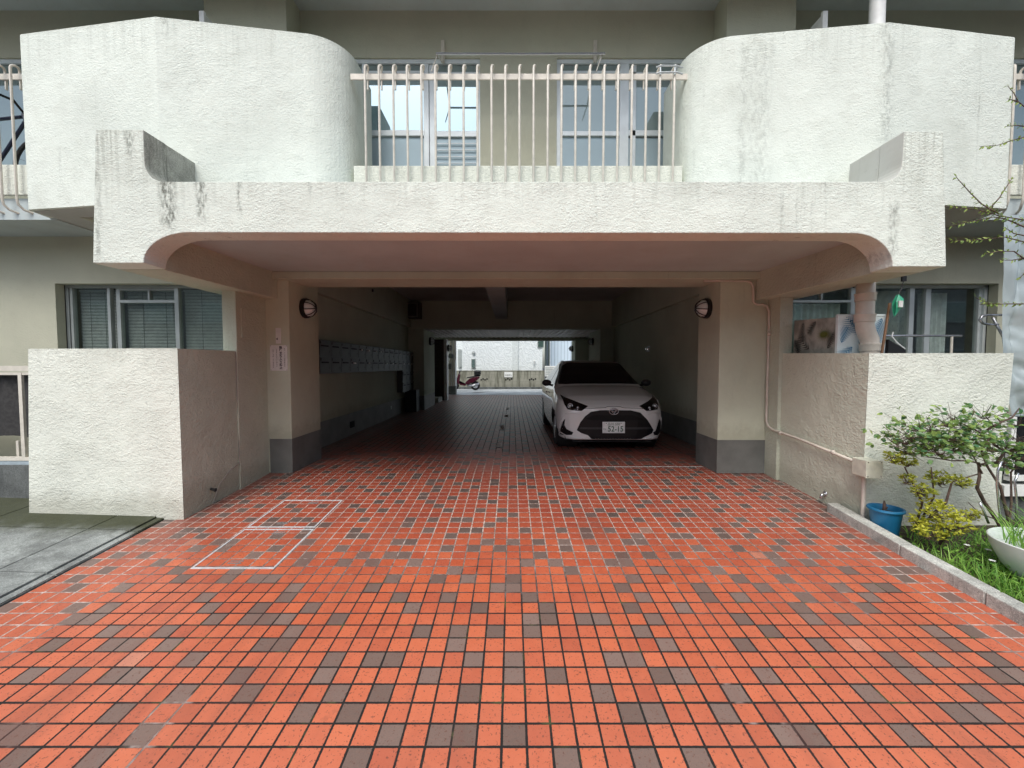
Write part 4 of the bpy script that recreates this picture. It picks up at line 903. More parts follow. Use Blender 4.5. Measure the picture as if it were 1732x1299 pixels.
for s in (-1, 1):
    hl = [zp(378,515,6.95),zp(445,548,6.75),zp(560,592,6.6),zp(682,640,6.48),(zp(640,660,6.5)),zp(600,684,6.55),zp(540,680,6.6),zp(435,657,6.8),zp(395,600,6.95)]
    hl = [(s*abs(x), z) for x, z in hl]
    if s > 0: hl = hl[::-1]
    h = project(hl, 'headlight', M_cglass, .005, cuts=6)
    for (lx, lz, rr_) in ((.645,.70,.040),(.54,.68,.018),(.545,.655,.014)):
        hit = BV.ray_cast(Vector((CX+s*lx, CY-2, lz)), Vector((0,1,0)))
        if hit[0]:
            nn = hit[1] if hit[1].y < 0 else -hit[1]; nn = (nn + Vector((0,-1.5,0))).normalized()
            m = MB(); m.lathe([(rr_,.012),(rr_*.92,.018),(rr_*.72,.014),(rr_*.7,.004)], hit[0]+nn*.002, nn, 18); m.build('reflector_ring', M_chrome, h, smooth='all')
            m = MB(); m.lathe([(0,.014),(rr_*.35,.012),(rr_*.5,.004)], hit[0]+nn*.002, nn, 14); m.build('lens', M_globe, h, smooth='all')
    fg = [zp(428,772,6.6),zp(395,800,6.7),zp(372,880,6.75),zp(375,952,6.7),zp(500,950,6.55),zp(517,925,6.52),zp(440,885,6.6),zp(418,840,6.6)]
    fg = [(s*abs(x), z) for x, z in fg]
    if s > 0: fg = fg[::-1]
    project(fg, 'fog_recess', M_cblack, .004, cuts=5)
    # sculpted edges above the fog recess and along the lower blade
    for pts, rr_ in (([(.50,.585),(.60,.60),(.72,.575),(.765,.50),(.785,.40),(.79,.30)], .009), ([(.79,.285),(.70,.245),(.55,.215),(.44,.212)], .010)):
        pr = []
        for i in range(len(pts)-1):
            for k in range(4):
                x = pts[i][0]+(pts[i+1][0]-pts[i][0])*k/4; z = pts[i][1]+(pts[i+1][1]-pts[i][1])*k/4
                hh = BV.ray_cast(Vector((CX+s*x, CY-2, z)), Vector((0,1,0)))
                if hh[0]: pr.append(hh[0]+Vector((0,.002,0)))
        m = MB(); m.tube(pr, rr_, 8); m.build('bumper_crease', M_paint, car, smooth='all')
    # side windows, wheel, arch, mirror, door seam
    project([(1.30,.965),(1.62,1.20),(1.95,1.325),(2.08,1.345),(2.14,.99)], 'side_window', M_cglass, .006, 'x', 6, side=s)
    project([(2.20,.99),(2.14,1.345),(2.75,1.345),(3.12,1.22),(3.22,1.03)], 'side_window', M_cglass, .006, 'x', 6, side=s)
    project([(1.16,.30),(1.165,.30),(1.205,.88),(1.20,.88)], 'door_seam', M_dark, .003, 'x', 5, side=s)
    project([(2.17,.30),(2.175,.30),(2.175,.97),(2.17,.97)], 'door_seam', M_dark, .003, 'x', 5, side=s)
    m = MB(); xx = CX+s*.845
    m.tube([(xx,CY+1.95,.80),(xx+s*.02,CY+1.97,.80),(xx+s*.02,CY+2.1,.80),(xx,CY+2.12,.80)], .012, 8); m.build('door_handle', M_paint, car, smooth='all')
    for wy, wz in WH:
        wc = Vector((CX+s*.725, CY+wy, .295))
        m = MB(); m.lathe([(.19,-.10),(.275,-.10),(.295,-.08),(.297,0),(.295,.08),(.275,.10),(.19,.10)], wc, (s,0,0), 36); w_ = m.build('wheel', M_rubber, car, smooth=True)
        m = MB(); m.lathe([(0,.06),(.04,.065),(.05,.05),(.17,.06),(.192,.095),(.192,-.05)], wc, (s,0,0), 30); m.build('rim', M_alud, w_, smooth=True)
        m = MB()
        for k in range(5):
            a = k*2*PI/5; m.tube([wc+Vector((s*.07,0,0)), wc+Vector((s*.08,.17*math.cos(a),.17*math.sin(a)))], .014, 6)
        m.build('spoke', M_chrome, w_)
        m = MB(); m.lathe([(RW+.004,.06),(RW+.004,-.25)], wc, (s,0,0), 40); m.lathe([(RW,-.2),(0,-.2)], wc, (s,0,0), 30); m.build('wheel_arch', M_rubber, car)
    m = MB(); mc = Vector((CX+s*.905, CY+1.36, 1.005))
    m.lathe([(0,-.065),(.045,-.058),(.075,-.025),(.08,.01),(.07,.035),(0,.04)], mc, (0,1,0), 18, sx=1.1, sy=.75); mo = m.build('door_mirror', plain('mirror_shell',(.045,.045,.05),.25), car, smooth='all')
    m = MB(); m.tube([(CX+s*.79,CY+1.36,.955),(CX+s*.86,CY+1.35,.975)], .02, 8); m.build('mirror_stalk', M_cblack, mo)
# bonnet shut line
for pts in ([(-.64,.672),(-.50,.655),(-.33,.69),(-.16,.705),(0,.715),(.16,.705),(.33,.69),(.50,.655),(.64,.672)],):
    pr = []
    for i in range(len(pts)-1):
        for k in range(5):
            x = pts[i][0]+(pts[i+1][0]-pts[i][0])*k/5; z = .655 + (.69-.655)*(1-abs(x)/.66) + (.012 if abs(x) < .12 else 0)
            hh = BV.ray_cast(Vector((CX+x, CY-2, z)), Vector((0,1,0)))
            if hh[0]: pr.append(hh[0]-Vector((0,.0005,-.001)))
    m = MB(); m.tube(pr, .0035, 6); m.build('bonnet_seam', M_dark, car)
# emblem
e0 = BV.ray_cast(Vector((CX, CY-2, .625)), Vector((0,1,0)))[0]
ec = Vector((CX-.005, e0.y-.004, .628))
m = MB(); m.tube([ec+Vector((.068*math.cos(a),0,.047*math.sin(a))) for a in [i*2*PI/28 for i in range(29)]], .0065, 8, caps=False)
m.tube([ec+Vector((.018*math.cos(a),-.002,.004+.036*math.sin(a))) for a in [i*2*PI/20 for i in range(21)]], .005, 6, caps=False)
m.tube([ec+Vector((.046*math.cos(a),-.002,.016+.018*math.sin(a))) for a in [i*2*PI/24 for i in range(25)]], .005, 6, caps=False)
em = m.build('emblem', M_chrome, car, smooth='all')
m = MB(); m.lathe([(0,.003),(.058,.002),(.062,0)], ec+Vector((0,.004,0)), (0,-1,0), 24, sx=1, sy=.7); m.build('emblem_backing', plain('emblem_blue',(.02,.03,.08),.3), em)
# number plate
pc = Vector((P(1038.8,723.5,6.26).x, CY-.045, P(1039,723.5,6.26).z))
m = MB(); m.box(pc.x-.168,pc.x+.168,pc.y,pc.y+.012,pc.z-.085,pc.z+.085); pl = m.build('number_plate', plain('plate_white',(.80,.82,.80),.4), car, bevel=.003)
ORG[pl.name] = ORG[car.name]
M_pg = plain('plate_green', (.015,.09,.045), .5)
def ptext(s_, size, dx, dz, sx=1, off=0): text_mesh(s_, size, M_pg, 'plate_writing', car, (pc.x+dx, pc.y-.002, pc.z+dz), sx=sx, off=off).parent = pl
ptext('品川 530', .050, 0, .048); ptext('52-15', .115, .028, -.025, .88, .0015); ptext('わ', .042, -.138, -.028)
m = MB()
for dx in (-.11,.11): m.lathe([(0,.004),(.006,.003),(.007,0)], (pc.x+dx,pc.y,pc.z+.062), (0,-1,0), 8)
m.build('plate_screw', M_chrome, pl)
m = MB(); m.box(pc.x-.1,pc.x+.1,pc.y+.012,pc.y+.06,pc.z-.03,pc.z+.03); m.build('plate_bracket', M_black, car)
# wipers & rear view mirror
m = MB()
for x0, x1 in ((-.62,.02),(-.02,.5)):
    pr = []
    for k in range(9):
        x = x0+(x1-x0)*k/8; hh = BV.ray_cast(Vector((CX+x, CY-2, 1.0+.03*k/8)), Vector((0,1,0)))
        if hh[0]: pr.append(hh[0]+Vector((0,-.012,.008)))
    m.tube(pr, .006, 6)
m.build('wiper', M_black, car)

# ---------------------------------------------------------------- beyond the passage
t = thing('neighbour_house', 'pale textured house wall beyond the far end of the passage', 'house', (-.5,24.6,1))
def swirl():
    n = N('swirled_render'); p = n.pos(); w1 = n.n('ShaderNodeTexWave', wave_type='BANDS', bands_direction='DIAGONAL'); n.l(p, w1.inputs['Vector'])
    w1.inputs['Scale'].default_value = 2.2; w1.inputs['Distortion'].default_value = 22; w1.inputs['Detail'].default_value = 3
    c = n.mix(w1.outputs['Fac'], (.66,.70,.70), (.76,.80,.80)); n.set(col=c, rough=.9); n.bump(w1.outputs['Fac'], .35, .03); return n.m
mb = MB(); mb.box(-2.85,1.75,24.4,30,1.0,8); mb.build('wall', swirl(), t)
mb = MB(); mb.box(.0,.35,24.3,24.42,1.0,8); mb.build('pilaster', plain('pale_pilaster',(.62,.66,.65),.9), t)
for q in (P(797,623,24.35)+Vector((0,0,0)), P(909,588,24.35)):
    w2, h2 = (.25,.55) if q.x < 0 else (.38,1.2)
    mb = MB(); mb.box(q.x,q.x+w2,24.34,24.40,q.z,q.z+h2); o = mb.build('window', M_alud, t); mb = MB(); mb.box(q.x+.04,q.x+w2-.04,24.325,24.335,q.z+.04,q.z+h2-.04); mb.build('pane', glass('house_pane', .2, base=(.05,.09,.08)), o)
q = P(801,597,24.35); mb = MB(); mb.lathe([(0,.08),(.08,.06),(.1,0)], q, (0,-1,0), 12); mb.build('vent', M_alud, t)
q = P(903.5,611,24.3); mb = MB(); mb.tube([q, q+Vector((0,0,-.18))], .03, 8); mb.lathe([(0,.08),(.06,.05),(.07,0)], q, (0,0,1), 10, 0); mb.build('outdoor_light', M_white, t)
mb = MB(); mb.tube([(1.95,24.5,1.0),(1.95,24.5,8)], .06, 10); mb.tube([(2.15,24.7,1.0),(2.15,24.7,8)], .05, 10)
tag(mb.build('drainpipes', plain('dark_pipe',(.06,.08,.08),.5), origin=(2,24.6,1), smooth=True), 'pair of dark downpipes in the gap between the two rear houses', 'drainpipe')
def corr():
    n = N('corrugated_sheet'); x,y,z = n.xyz(n.pos()); f = n.math('FRACT', n.math('DIVIDE', x, .20)); c = n.mix(n.ramp(f,.0,.25),(.30,.38,.44),(.60,.70,.78)); n.set(col=c, rough=.5); n.bump(f,.6,.03); return n.m
t = thing('metal_clad_house', 'light blue vertically clad house beyond the passage on the right', 'house', (5,28,0))
mb = MB(); mb.box(2.35,9,26,30,0,8); mb.build('wall', corr(), t)
mb = MB(); mb.box(2.28,2.35,25.95,26.05,0,8); mb.build('corner_trim', M_white, t)
t = thing('white_house', 'bright white rendered house seen at the left of the far opening', 'house', (-6,27,0))
mb = MB(); mb.box(-9,-3.0,26,30,0,8); mb.build('wall', plain('white_render',(.72,.76,.76),.9), t)
mb = MB(); mb.box(-3.3,-3.1,25.9,26,1.2,2.3); mb.build('window', M_alud, t)
t = thing('block_wall', 'low stained concrete block wall across the road behind the passage', 'wall', (-1,24,0))
def blockmat():
    n = N('block_wall_streaked'); p = n.pos(); x,y,z = n.xyz(p)
    bx = n.math('FRACT', n.math('DIVIDE', x, .40)); bz = n.math('FRACT', n.math('DIVIDE', z, .20))
    j = n.math('MAXIMUM', n.ramp(bx,.05,.02), n.ramp(bz,.08,.04))
    st = n.ramp(n.noise(n.scale(p,(3.2,3.2,.5)),1.2,5,.7),.42,.62)
    c = n.mix(n.noise(p,2,4),(.27,.265,.21),(.37,.36,.30)); c = n.mix(n.math('MULTIPLY',st,.75),c,(.09,.09,.06)); c = n.mix(n.math('MULTIPLY',j,.5),c,(.14,.13,.10)); n.set(col=c,rough=.95); return n.m
mb = MB(); mb.box(-9,1.85,24,24.18,0,1.0); mb.box(-9,1.87,23.98,24.2,1.0,1.03); mb.build('masonry', blockmat(), t)
for x in (-1.75,-.35,1.0):
    mb = MB()
    for k in range(4): mb.lathe([(0,.01),(.045,.01),(.05,0)], (x+k*.11,23.995,.50+.05*(k % 2)), (0,-1,0), 10)
    mb.build('vent_block', M_dark, t)
mb = MB(); mb.box(-9,1.9,23.7,23.99,-.01,.10); tag(mb.build('gutter_strip', M_plinth, origin=(-3,23.8,0)), 'dark kerb strip along the foot of the block wall', 'kerb')
t = thing('wall_notice', 'white notice with faint writing fixed to the block wall', 'sign', (-.2,23.97,.65))
a, b = P(853,638,23.96), P(867,629,23.96); mb = MB(); mb.box(a.x,b.x,23.955,23.975,a.z,b.z); mb.build('board', M_white, t)
text_mesh('駐輪禁止', .10, M_skirt, 'writing', t, ((a.x+b.x)/2,23.95,(a.z+b.z)/2-.04))
t = thing('air_conditioner_unit', 'white air conditioner outdoor unit beside the block wall', 'air conditioner', (2.1,23.2,.6))
a, b = P(922,637,23.2), P(944,619,23.2); mb = MB(); mb.box(a.x,b.x,23.2,23.5,a.z,b.z)
mb.build('case', M_white, t, bevel=.02); mb = MB()
for k in range(5): mb.box(a.x+.03,b.x-.03,23.185,23.198,a.z+.12+k*.09,a.z+.14+k*.09)
mb.build('grille', M_alud, t); mb = MB(); mb.box(a.x+.03,a.x+.12,23.2,23.5,0,a.z); mb.box(b.x-.12,b.x-.03,23.2,23.5,0,a.z); mb.build('stand', M_plinth, t)
mb = MB(); mb.lathe([(0,.004),(.3,.004),(.33,.0)], (-1.65,21.0,-.011), (0,0,1), 24, 0); tag(mb.build('manhole_lid', M_skirt, origin=(-1.65,21,-.01)), 'round dark manhole lid in the rear road', 'manhole cover')
t = thing('rear_column', 'cream column with dark base standing outside the far left of the passage', 'column', (-2.7,19.3,0))
mb = MB(); mb.box(-2.95,-2.57,19.2,19.6,.0,4); mb.build('shaft', M_white, t); mb = MB(); mb.box(-2.955,-2.565,19.195,19.605,0,.38); mb.build('painted_base', M_skirt, t)
t = thing('service_pipes', 'cluster of cream service pipes and meters on the rear left column', 'pipes', (-2.75,19.0,0))
mb = MB()
for x, r_ in ((-2.82,.045),(-2.68,.035),(-2.60,.02)): mb.tube([(x,19.12,0.4),(x,19.12,1.5),(x+.05,19.12,1.58),(x+.05,19.12,3.2)], r_, 10)
mb.build('pipe', M_beige, t, smooth=True)
mb = MB(); mb.lathe([(0,.16),(.10,.16),(.12,.1),(.12,0)], (-2.74,19.05,1.75), (0,-1,0), 16); mb.box(-2.9,-2.75,18.98,19.1,1.15,1.4); mb.build('meter', M_skirt, t)

# motor scooter
sx0, sy0 = -2.38, 22.6
t = thing('motor_scooter', 'dark red motor scooter with a black top box parked by the block wall', 'scooter', (sx0,sy0,0))
M_mag = plain('magenta_paint', (.07,.008,.02), .25)
def sp(x, z, y=0): return Vector((sx0+x, sy0+y, z))
for x in (-.70,.42):
    mb = MB(); c = sp(x,.24); mb.lathe([(.15,-.05),(.22,-.05),(.245,-.03),(.245,.03),(.22,.05),(.15,.05)], c, (0,1,0), 26); w_ = mb.build('wheel', M_rubber, t, smooth=True)
    mb = MB(); mb.lathe([(0,.04),(.05,.045),(.14,.03),(.155,.05),(.155,-.05)], c, (0,-1,0), 20); mb.build('rim', M_chrome, w_)
mb = MB(); prof = [(-.12,.30),(-.10,.42),(.0,.52),(.12,.62),(.35,.70),(.62,.74),(.66,.66),(.50,.52),(.30,.40),(.05,.30)]
mb.prism(prof, lambda p: sp(p[0],p[1],-.14), lambda p: sp(p[0],p[1],.14)); mb.build('rear_body', M_mag, t, bevel=.03)
mb = MB(); mb.prism([(-.50,.34),(-.56,.50),(-.50,.80),(-.44,.92),(-.38,.80),(-.42,.50),(-.38,.30),(-.12,.26),(-.12,.31)], lambda p: sp(p[0],p[1],-.16), lambda p: sp(p[0],p[1],.16)); mb.build('front_shield', M_mag, t, bevel=.02)
mb = MB(); mb.prism([(-.08,.62),(.0,.70),(.25,.74),(.5,.80),(.58,.74),(.3,.68)], lambda p: sp(p[0],p[1],-.12), lambda p: sp(p[0],p[1],.12)); mb.build('seat', M_black, t, bevel=.02)
mb = MB(); mb.box(sx0+.36,sx0+.72,sy0-.17,sy0+.17,.82,1.04); mb.box(sx0+.35,sx0+.70,sy0-.08,sy0+.08,.74,.82); tb = mb.build('top_box', M_black, t, bevel=.04); mb = MB(); mb.box(sx0+.37,sx0+.71,sy0-.16,sy0+.16,1.043,1.08); mb.build('box_lid', M_alud, tb, bevel=.02)
mb = MB(); mb.tube([sp(-.44,.9),sp(-.40,1.02)], .03, 8); mb.tube([sp(-.34,1.04,-.30),sp(-.42,1.02,-.12),sp(-.42,1.02,.12),sp(-.34,1.04,.30)], .016, 8); mb.build('handlebar', M_black, t)
for s in (-1,1):
    mb = MB(); mb.tube([sp(-.38,1.03,s*.2),sp(-.36,1.16,s*.26)], .006, 6); mb.lathe([(0,-.01),(.05,-.008),(.055,.005),(0,.012)], sp(-.36,1.2,s*.27), (1,0,0), 12); mb.build('mirror', M_black, t)
mb = MB(); mb.tube([sp(-.70,.24,.08),sp(-.5,.8,.06)], .022, 8); mb.tube([sp(-.70,.24,-.08),sp(-.5,.8,-.06)], .022, 8); mb.build('fork', M_chrome, t)
mb = MB(); mb.tube([sp(.05,.25,-.14),sp(.3,.25,-.16),sp(.62,.36,-.16)], [.03,.05,.055], 10); mb.build('exhaust', M_chrome, t, smooth='all')
mb = MB(); mb.box(sx0-.02,sx0+.40,sy0-.1,sy0+.1,.18,.33); mb.build('engine', M_skirt, t, bevel=.02)
mb = MB(); mb.tube([sp(-.52,.42),sp(-.72,.50),sp(-.92,.40)], [.05,.06,.04], 8); mb.build('front_mudguard', M_mag, t, smooth='all')

# building across the street (what the windows mirror)
M_hs = stucco('house_stucco',(.42,.42,.39),60,.4,.2,.01)
for (hx0, hx1, hh, lab) in ((1.5,70,10.5,'tall beige house with balconies across the street, behind the viewpoint on the right'),(-70,1.0,6.8,'lower beige house across the street, behind the viewpoint on the left')):
    t = thing('house_across_street', lab, 'house', (3 if hx0 > 0 else -3,-16,-.6))
    mb = MB(); mb.box(hx0,hx1,-24,-16,-.6,hh); mb.build('wall', M_hs, t)
    for i in range(9):
        for k in range(3 if hh > 8 else 2):
            mb = MB(); x = (hx0+1+i*3.4) if hx0 > 0 else (hx1-3-i*3.4); z = 1+k*2.9; mb.box(x,x+1.6,-15.98,-15.9,z,z+1.3); o = mb.build('window', M_alu, t); mb = MB(); mb.box(x+.08,x+1.52,-15.895,-15.885,z+.08,z+1.22); mb.build('pane', M_glassd, o)
    for k in range(3 if hh > 8 else 0):
        mb = MB(); mb.box(4,12,-16,-14.8,k*2.9+.3,k*2.9+.45); mb.box(4,12,-14.9,-14.8,k*2.9+.45,k*2.9+1.3); mb.build('balcony', M_white, t)

# ---------------------------------------------------------------- garden
t = thing('blue_plant_pot', 'blue plastic plant pot standing behind the kerb by the terrace wall corner', 'plant pot', (3.215,3.585,-.16))
pb = Vector((3.215,3.585,-.16)); Mb = plain('blue_plastic',(.012,.15,.30),.4,0,.1,8)
mb = MB(); mb.lathe([(0,0),(.082,0),(.087,.008),(.112,.228),(.114,.233),(.128,.238),(.132,.246),(.128,.258),(.114,.260),(.108,.245),(.102,.21),(0,.21)], pb, (0,0,1), 36); mb.build('pot', Mb, t, smooth=True)
mb = MB(); mb.lathe([(0,.220),(.06,.218),(.102,.213)], pb, (0,0,1), 20); mb.build('potting_soil', M_soil, t)
mb = MB(); mb.tube([pb+Vector((-.01,0,.19)),pb+Vector((-.012,0,.25)),pb+Vector((-.022,-.01,.285)),pb+Vector((-.016,0,.32))], [.02,.014,.012,.005], 8); mb.tube([pb+Vector((-.01,0,.23)),pb+Vector((.015,0,.265))], [.010,.004], 6)
tag(mb.build('dead_stump', M_bark, origin=pb+Vector((0,0,.18)), smooth='all'), 'short dead brown stump in the blue pot', 'plant stump')
t = thing('white_planter', 'large white egg shaped planter on the grass at the right edge', 'planter', (3.69,2.80,-.195))
mb = MB(); wb = Vector((3.69,2.80,-.195)); mb.lathe([(0,0),(.15,.0),(.18,.02),(.26,.12),(.315,.24),(.328,.30),(.322,.305),(.305,.29),(.28,.24),(0,.23)], wb, (0,0,1), 44); mb.build('bowl', plain('white_glaze',(.74,.78,.74),.35,0,.05,5), t, smooth=True)
rg = random.Random(11)
def blade(m, base, ang, L, lean, w_=.006, slot=0, sag=.6):
    d = Vector((math.cos(ang),math.sin(ang),0)); s = Vector((-d.y,d.x,0)); pts = []
    for k in range(5):
        f = k/4; pts.append(base + d*L*lean*f*(.4+.6*f) + Vector((0,0,L*(f - sag*lean*f*f))))
    vs = []
    for k, p in enumerate(pts): ww = w_*(1-(k/4)**1.6*.9); vs += [p-s*ww*.5, p+s*ww*.5]
    m.add(vs, [(2*k,2*k+1,2*k+3,2*k+2) for k in range(4)], slot)
mb = MB()
for _ in range(260):
    a = rg.uniform(0,2*PI); r = rg.uniform(0,.26); blade(mb, wb+Vector((r*math.cos(a),r*math.sin(a),.25)), rg.uniform(0,2*PI), rg.uniform(.18,.42), rg.uniform(.3,.9), .008)
tag(mb.build('potted_grass', M_grass, origin=wb+Vector((0,0,.25))), 'tuft of long arching grass growing in the white planter', 'plant')
mb = MB()
for _ in range(13000):
    x = rg.uniform(3.13,5.0); y = rg.uniform(.9,3.6)
    if (x-wb.x)**2+(y-wb.y)**2 < .045 or (x-pb.x)**2+(y-pb.y)**2 < .02: continue
    if y > 3.2+.2*math.sin(x*7) and rg.random() < .6: continue
    L = rg.uniform(.05,.17)*(1 if y < 3.1 else .6); blade(mb, Vector((x,y,ramp(y)+.005)), rg.uniform(0,2*PI), L*1.15, rg.uniform(.3,1.1), rg.uniform(.005,.010))
for _ in range(1500):
    x = rg.uniform(3.22,4.6); y = rg.uniform(1.2,3.3); c = Vector((x,y,ramp(y)+rg.uniform(.03,.10)))
    a = rg.uniform(0,2*PI); mb.leaf(c, (math.cos(a),math.sin(a),.3), (0,0,1), rg.uniform(.02,.045), rg.uniform(.012,.025))
tag(mb.build('garden_grass', M_grass, origin=(4,2.5,-.1)), 'bright green grass and ground cover filling the planting bed', 'grass', kind='stuff')
for i,(x,y) in enumerate(((3.42,3.12),(3.50,3.05),(3.36,2.9),(3.62,2.62),(3.85,2.5))):
    mb = MB(); c = Vector((x,y,ramp(y)+.115))
    for k in range(5):
        a = k*2*PI/5+i; mb.leaf(c,(math.cos(a),math.sin(a),.35),(0,0,1),.022,.016)
    mb.leaf(c-Vector((0,0,.08)),(.3,.2,1),(0,-1,.3),.07,.004,1)
    tag(mb.build('white_flower', [M_flower, M_grass], origin=c-Vector((0,0,.14))), 'small white star flower in the grass near the planter', 'flower', 'small white flowers in the grass')

def shrub(name, label, centers, stems, lm, nl, ls, seed, base):
    rr = random.Random(seed); t = thing(name, label, 'shrub', base)
    mb = MB()
    for pts, r_ in stems: mb.tube(pts, [r_*(1-.6*i/(len(pts)-1)) for i in range(len(pts))], 6)
    for (c, r) in centers:
        for _ in range(16):
            d = Vector((rr.gauss(0,1),rr.gauss(0,1),rr.gauss(0,.8))).normalized(); e = Vector(c)+d*r*rr.uniform(.5,1.05); s0 = Vector(c)+Vector((rr.uniform(-.3,.3)*r,rr.uniform(-.3,.3)*r,-r*.5))
            mb.tube([s0,(s0+e)/2+Vector((rr.uniform(-.02,.02),0,rr.uniform(-.02,.02))),e], [.0032,.0024,.0012], 4)
    mb.build('stems', M_bark, t)
    mb = MB()
    for (c, r) in centers:
        for _ in range(int(nl*(r/.12)**2)):
            d = Vector((rr.gauss(0,1),rr.gauss(0,1),rr.gauss(0,.75))).normalized(); p = Vector(c)+Vector((d.x,d.y,d.z*.75))*r*rr.uniform(.45,1.05)
            n_ = rr.randint(3,5)
            for k in range(n_):
                a = rr.uniform(0,2*PI); dd = Vector((math.cos(a),math.sin(a),rr.uniform(0,.9))); mb.leaf(p, dd+d*.4, (rr.gauss(0,.4),rr.gauss(0,.4),1), ls*rr.uniform(.6,1.25), ls*rr.uniform(.35,.55))
    mb.build('foliage', lm, t); return t
g0 = ramp(3.3)
shrub('golden_shrub', 'dense yellow leaved shrub spilling over the kerb right of the blue pot',
      [(P(1585,862,3.28),.115),(P(1612,885,3.2),.12),(P(1570,898,3.25),.10),(P(1640,870,3.3),.07),(P(1555,880,3.35),.07)], [([(3.45,3.35,g0),(3.42,3.3,g0+.1),P(1585,870,3.28)],.012),([(3.45,3.35,g0),P(1612,890,3.22)],.012)], M_lyel, 120, .030, 3, (3.45,3.35,g0))
shrub('yellow_green_shrub', 'loose yellow green azalea with bare twigs against the terrace wall',
      [(P(1512,775,3.38),.075),(P(1535,782,3.36),.06),(P(1590,810,3.36),.09),(P(1560,830,3.34),.08),(P(1625,815,3.36),.07),(P(1535,812,3.34),.06)],
      [([(3.5,3.62,g0),P(1560,850,3.36),P(1530,790,3.36)],.012),([(3.5,3.62,g0),P(1600,850,3.36),P(1610,815,3.36),P(1660,800,3.36)],.012),([(3.5,3.62,g0),P(1580,840,3.36),P(1575,790,3.36)],.01)], M_lgrn, 130, .032, 5, (3.5,3.62,g0))

# climbing rose on a bent trunk
rr = random.Random(21)
Yr = 3.35
t = thing('rose_bush', 'leggy rose bush with dark twisted stems and glossy leaves before the right terrace wall', 'rose bush', (3.95,3.3,ramp(3.3)))
mb = MB()
def pl_(L, Y): return [P(u,v,Y+(dy[0] if dy else 0)) for (u,v,*dy) in L]
stems = [([(1706,925),(1690,880),(1668,850),(1652,825),(1650,805),(1662,788),(1685,783),(1710,790)],.016),([(1712,930),(1700,880),(1680,820),(1668,790),(1662,765),(1665,735)],.013),
 ([(1665,790),(1650,782),(1630,778),(1600,777),(1580,775),(1560,765)],.008),([(1665,740),(1680,722),(1700,705),(1720,690)],.010),([(1665,738),(1640,725),(1625,712),(1612,702)],.007),
 ([(1664,735),(1690,755),(1715,775),(1740,790)],.010),([(1685,783),(1700,765),(1720,757),(1745,745)],.011),([(1640,725),(1615,718),(1590,722),(1570,735),(1540,748)],.006),
 ([(1655,800),(1650,760),(1640,745),(1625,738)],.006),([(1600,777),(1580,760),(1565,745),(1550,735)],.005),([(1693,715),(1692,705),(1698,697),(1705,690)],.006),([(1625,712),(1640,708),(1645,695),(1642,688)],.004),
 ([(1680,722),(1678,705),(1668,695),(1665,685)],.005),([(1570,735),(1575,715),(1577,705)],.004),([(1700,940),(1705,900),(1712,850),(1716,800),(1735,760)],.011),([(1690,880),(1660,870),(1640,850)],.006)]
for L, r_ in stems:
    pts = [p + Vector((0, rr.uniform(-.05,.05), 0)) for p in pl_(L, Yr)]; mb.tube(pts, [r_*(1-.55*i/(len(pts)-1)) for i in range(len(pts))], 7)
mb.build('trunk', M_bark, t, smooth='all')
mb = MB(); tw = MB()
clus = [(1517,735,10),(1530,742,14),(1545,735,16),(1555,722,14),(1570,738,22),(1585,735,22),(1598,748,22),(1560,755,20),(1590,762,18),(1577,720,10),(1600,712,12),(1612,700,12),(1622,722,16),(1628,745,20),(1640,760,16),(1612,755,18),(1535,758,14),(1650,712,6),(1665,700,7),(1672,722,8),(1655,728,6),(1692,745,14),(1705,755,14),(1715,735,8),(1722,712,8),(1700,775,12),(1715,785,12),(1725,770,10),(1675,755,10),(1728,740,8),(1520,748,8),(1605,735,12),(1640,735,12)]
for (u, v, n_) in clus:
    c = P(u, v, Yr)
    for _ in range(int(n_*1.6)):
        o_ = c + Vector((rr.gauss(0,.062), rr.gauss(0,.10), rr.gauss(0,.048))); dirx = Vector((rr.gauss(-.3,1),rr.gauss(0,1),rr.gauss(-.1,.4))).normalized()
        for k in range(rr.choice((1,3,3))):
            dd = (dirx + Vector((rr.gauss(0,.5),rr.gauss(0,.5),rr.gauss(0,.25)))).normalized(); L = rr.uniform(.022,.054)
            mb.leaf(o_+dd*.012, dd, (rr.gauss(0,.5),rr.gauss(-.6,.5),1), L, L*.68)
        tw.tube([c+Vector((rr.gauss(0,.02),0,-.04)), o_], [.002,.001], 4)
mb.build('leaves', M_lrose, t); tw.build('twigs', M_bark, t)
t = thing('plant_support', 'bent grey metal plant hoops standing between the rose stems', 'plant support', (3.85,3.2,-.1))
for L in ([(1697,905),(1690,860),(1686,820),(1688,795),(1694,780)],[(1672,885),(1664,865),(1657,850)],[(1718,900),(1720,850),(1716,815),(1722,800)]):
    mb = MB(); mb.tube(pl_(L, 3.22), .008, 8); mb.build('hoop', M_chrome, t, smooth='all')

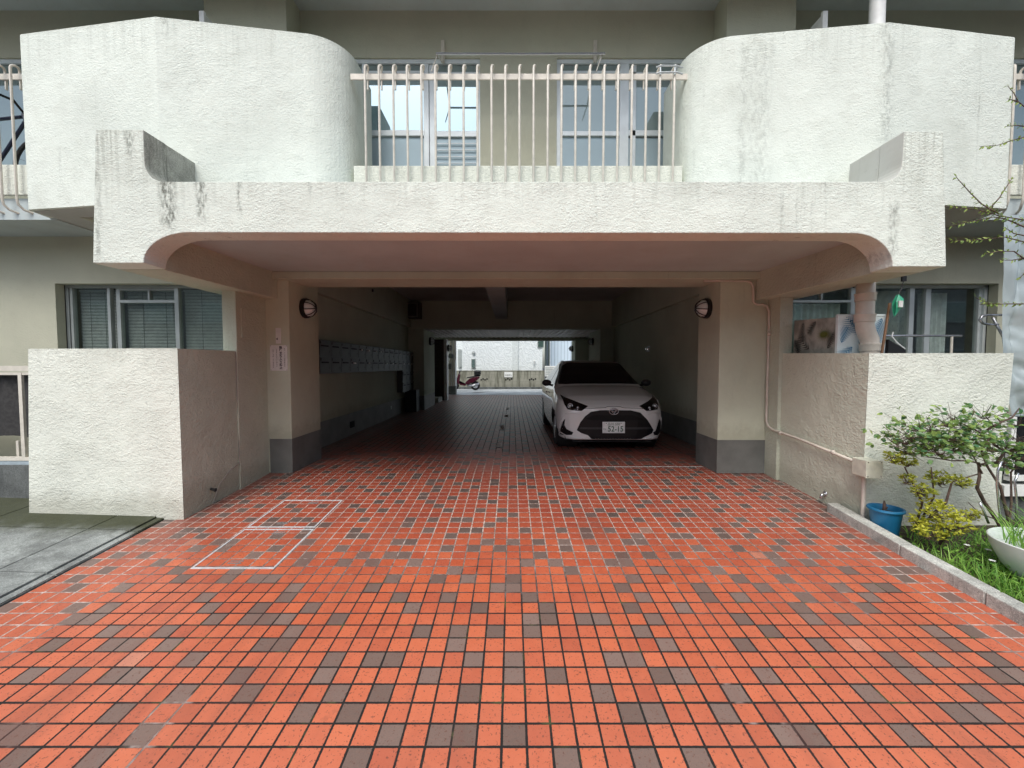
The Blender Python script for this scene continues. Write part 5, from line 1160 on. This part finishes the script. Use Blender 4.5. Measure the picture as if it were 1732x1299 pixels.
# maple-like tree whose twigs reach into the picture from the right
t = thing('young_tree', 'young tree outside the right edge whose thin leafy twigs reach in front of the balcony', 'tree', (5.3,3.2,-.1))
mb = MB(); Yt = 3.45
mb.tube([(5.3,3.2,-.1),(5.25,3.3,1.2),(5.2,3.3,2.6),(5.25,3.3,4.2)], [.05,.04,.03,.015], 10)
tws = [[(1860,360),(1732,372),(1690,365),(1655,355),(1630,352),(1607,347)],[(1735,385),(1700,370),(1680,367),(1640,375),(1606,383)],[(1690,362),(1660,345),(1640,325),(1622,305),(1616,297)],[(1672,355),(1690,335),(1705,312),(1711,303)],
 [(1860,150),(1732,180),(1722,172),(1715,158),(1704,145)],[(1722,172),(1704,167)],[(1860,240),(1732,232),(1710,238),(1690,245),(1657,248)],[(1740,215),(1720,212),(1700,214)],[(1860,415),(1735,410),(1700,401),(1650,406),(1605,407)],[(1735,440),(1715,425),(1690,425),(1663,430)],[(1740,455),(1725,470)],
 [(1860,520),(1735,514),(1700,514),(1680,515),(1655,506),(1650,503)],[(1690,514),(1665,514),(1657,515)],[(1740,400),(1715,395),(1700,385)],[(1740,435),(1712,440),(1690,440)]]
tp = []
for L in tws:
    pts = pl_(L, Yt); n_ = len(pts); mb.tube(pts, [.006*(1-.75*i/(n_-1)) for i in range(n_)], 5)
    vis = [p for p in pts if p.x < 4.45]
    tp.append(vis)
for z in (1.0,1.6,2.2,2.8,3.3): mb.tube([(5.2,3.3,z),(4.9,3.4,z+.15),(4.75,3.45,z+.2)], [.012,.009,.006], 6)
mb.build('trunk', M_bark, t)
mb = MB(); rr = random.Random(31)
for pts in tp:
    for a, b in zip(pts, pts[1:]):
        L = (b-a).length; k = max(1, int(L/.021)); d = (b-a).normalized()
        for i in range(k):
            for s in (-1,1):
                p = a+(b-a)*((i+rr.random())/k); dd = (d*.6 + Vector((0,rr.gauss(0,.6),0)) + Vector((0,0,s*.7+rr.gauss(0,.25)))).normalized()
                if rr.random() < .75: mb.leaf(p, dd, (rr.gauss(0,.3),-.8,.8), rr.uniform(.022,.040), rr.uniform(.010,.017))
for _ in range(500):
    c = Vector((5.25+rr.gauss(0,.22), 3.3+rr.gauss(0,.25), rr.uniform(1.5,4.6))); dd = Vector((rr.gauss(0,1),rr.gauss(0,1),rr.gauss(0,.5)))
    if c.x > 4.98: mb.leaf(c, dd, (0,0,1), .04, .018)
mb.build('crown', M_maple, t)
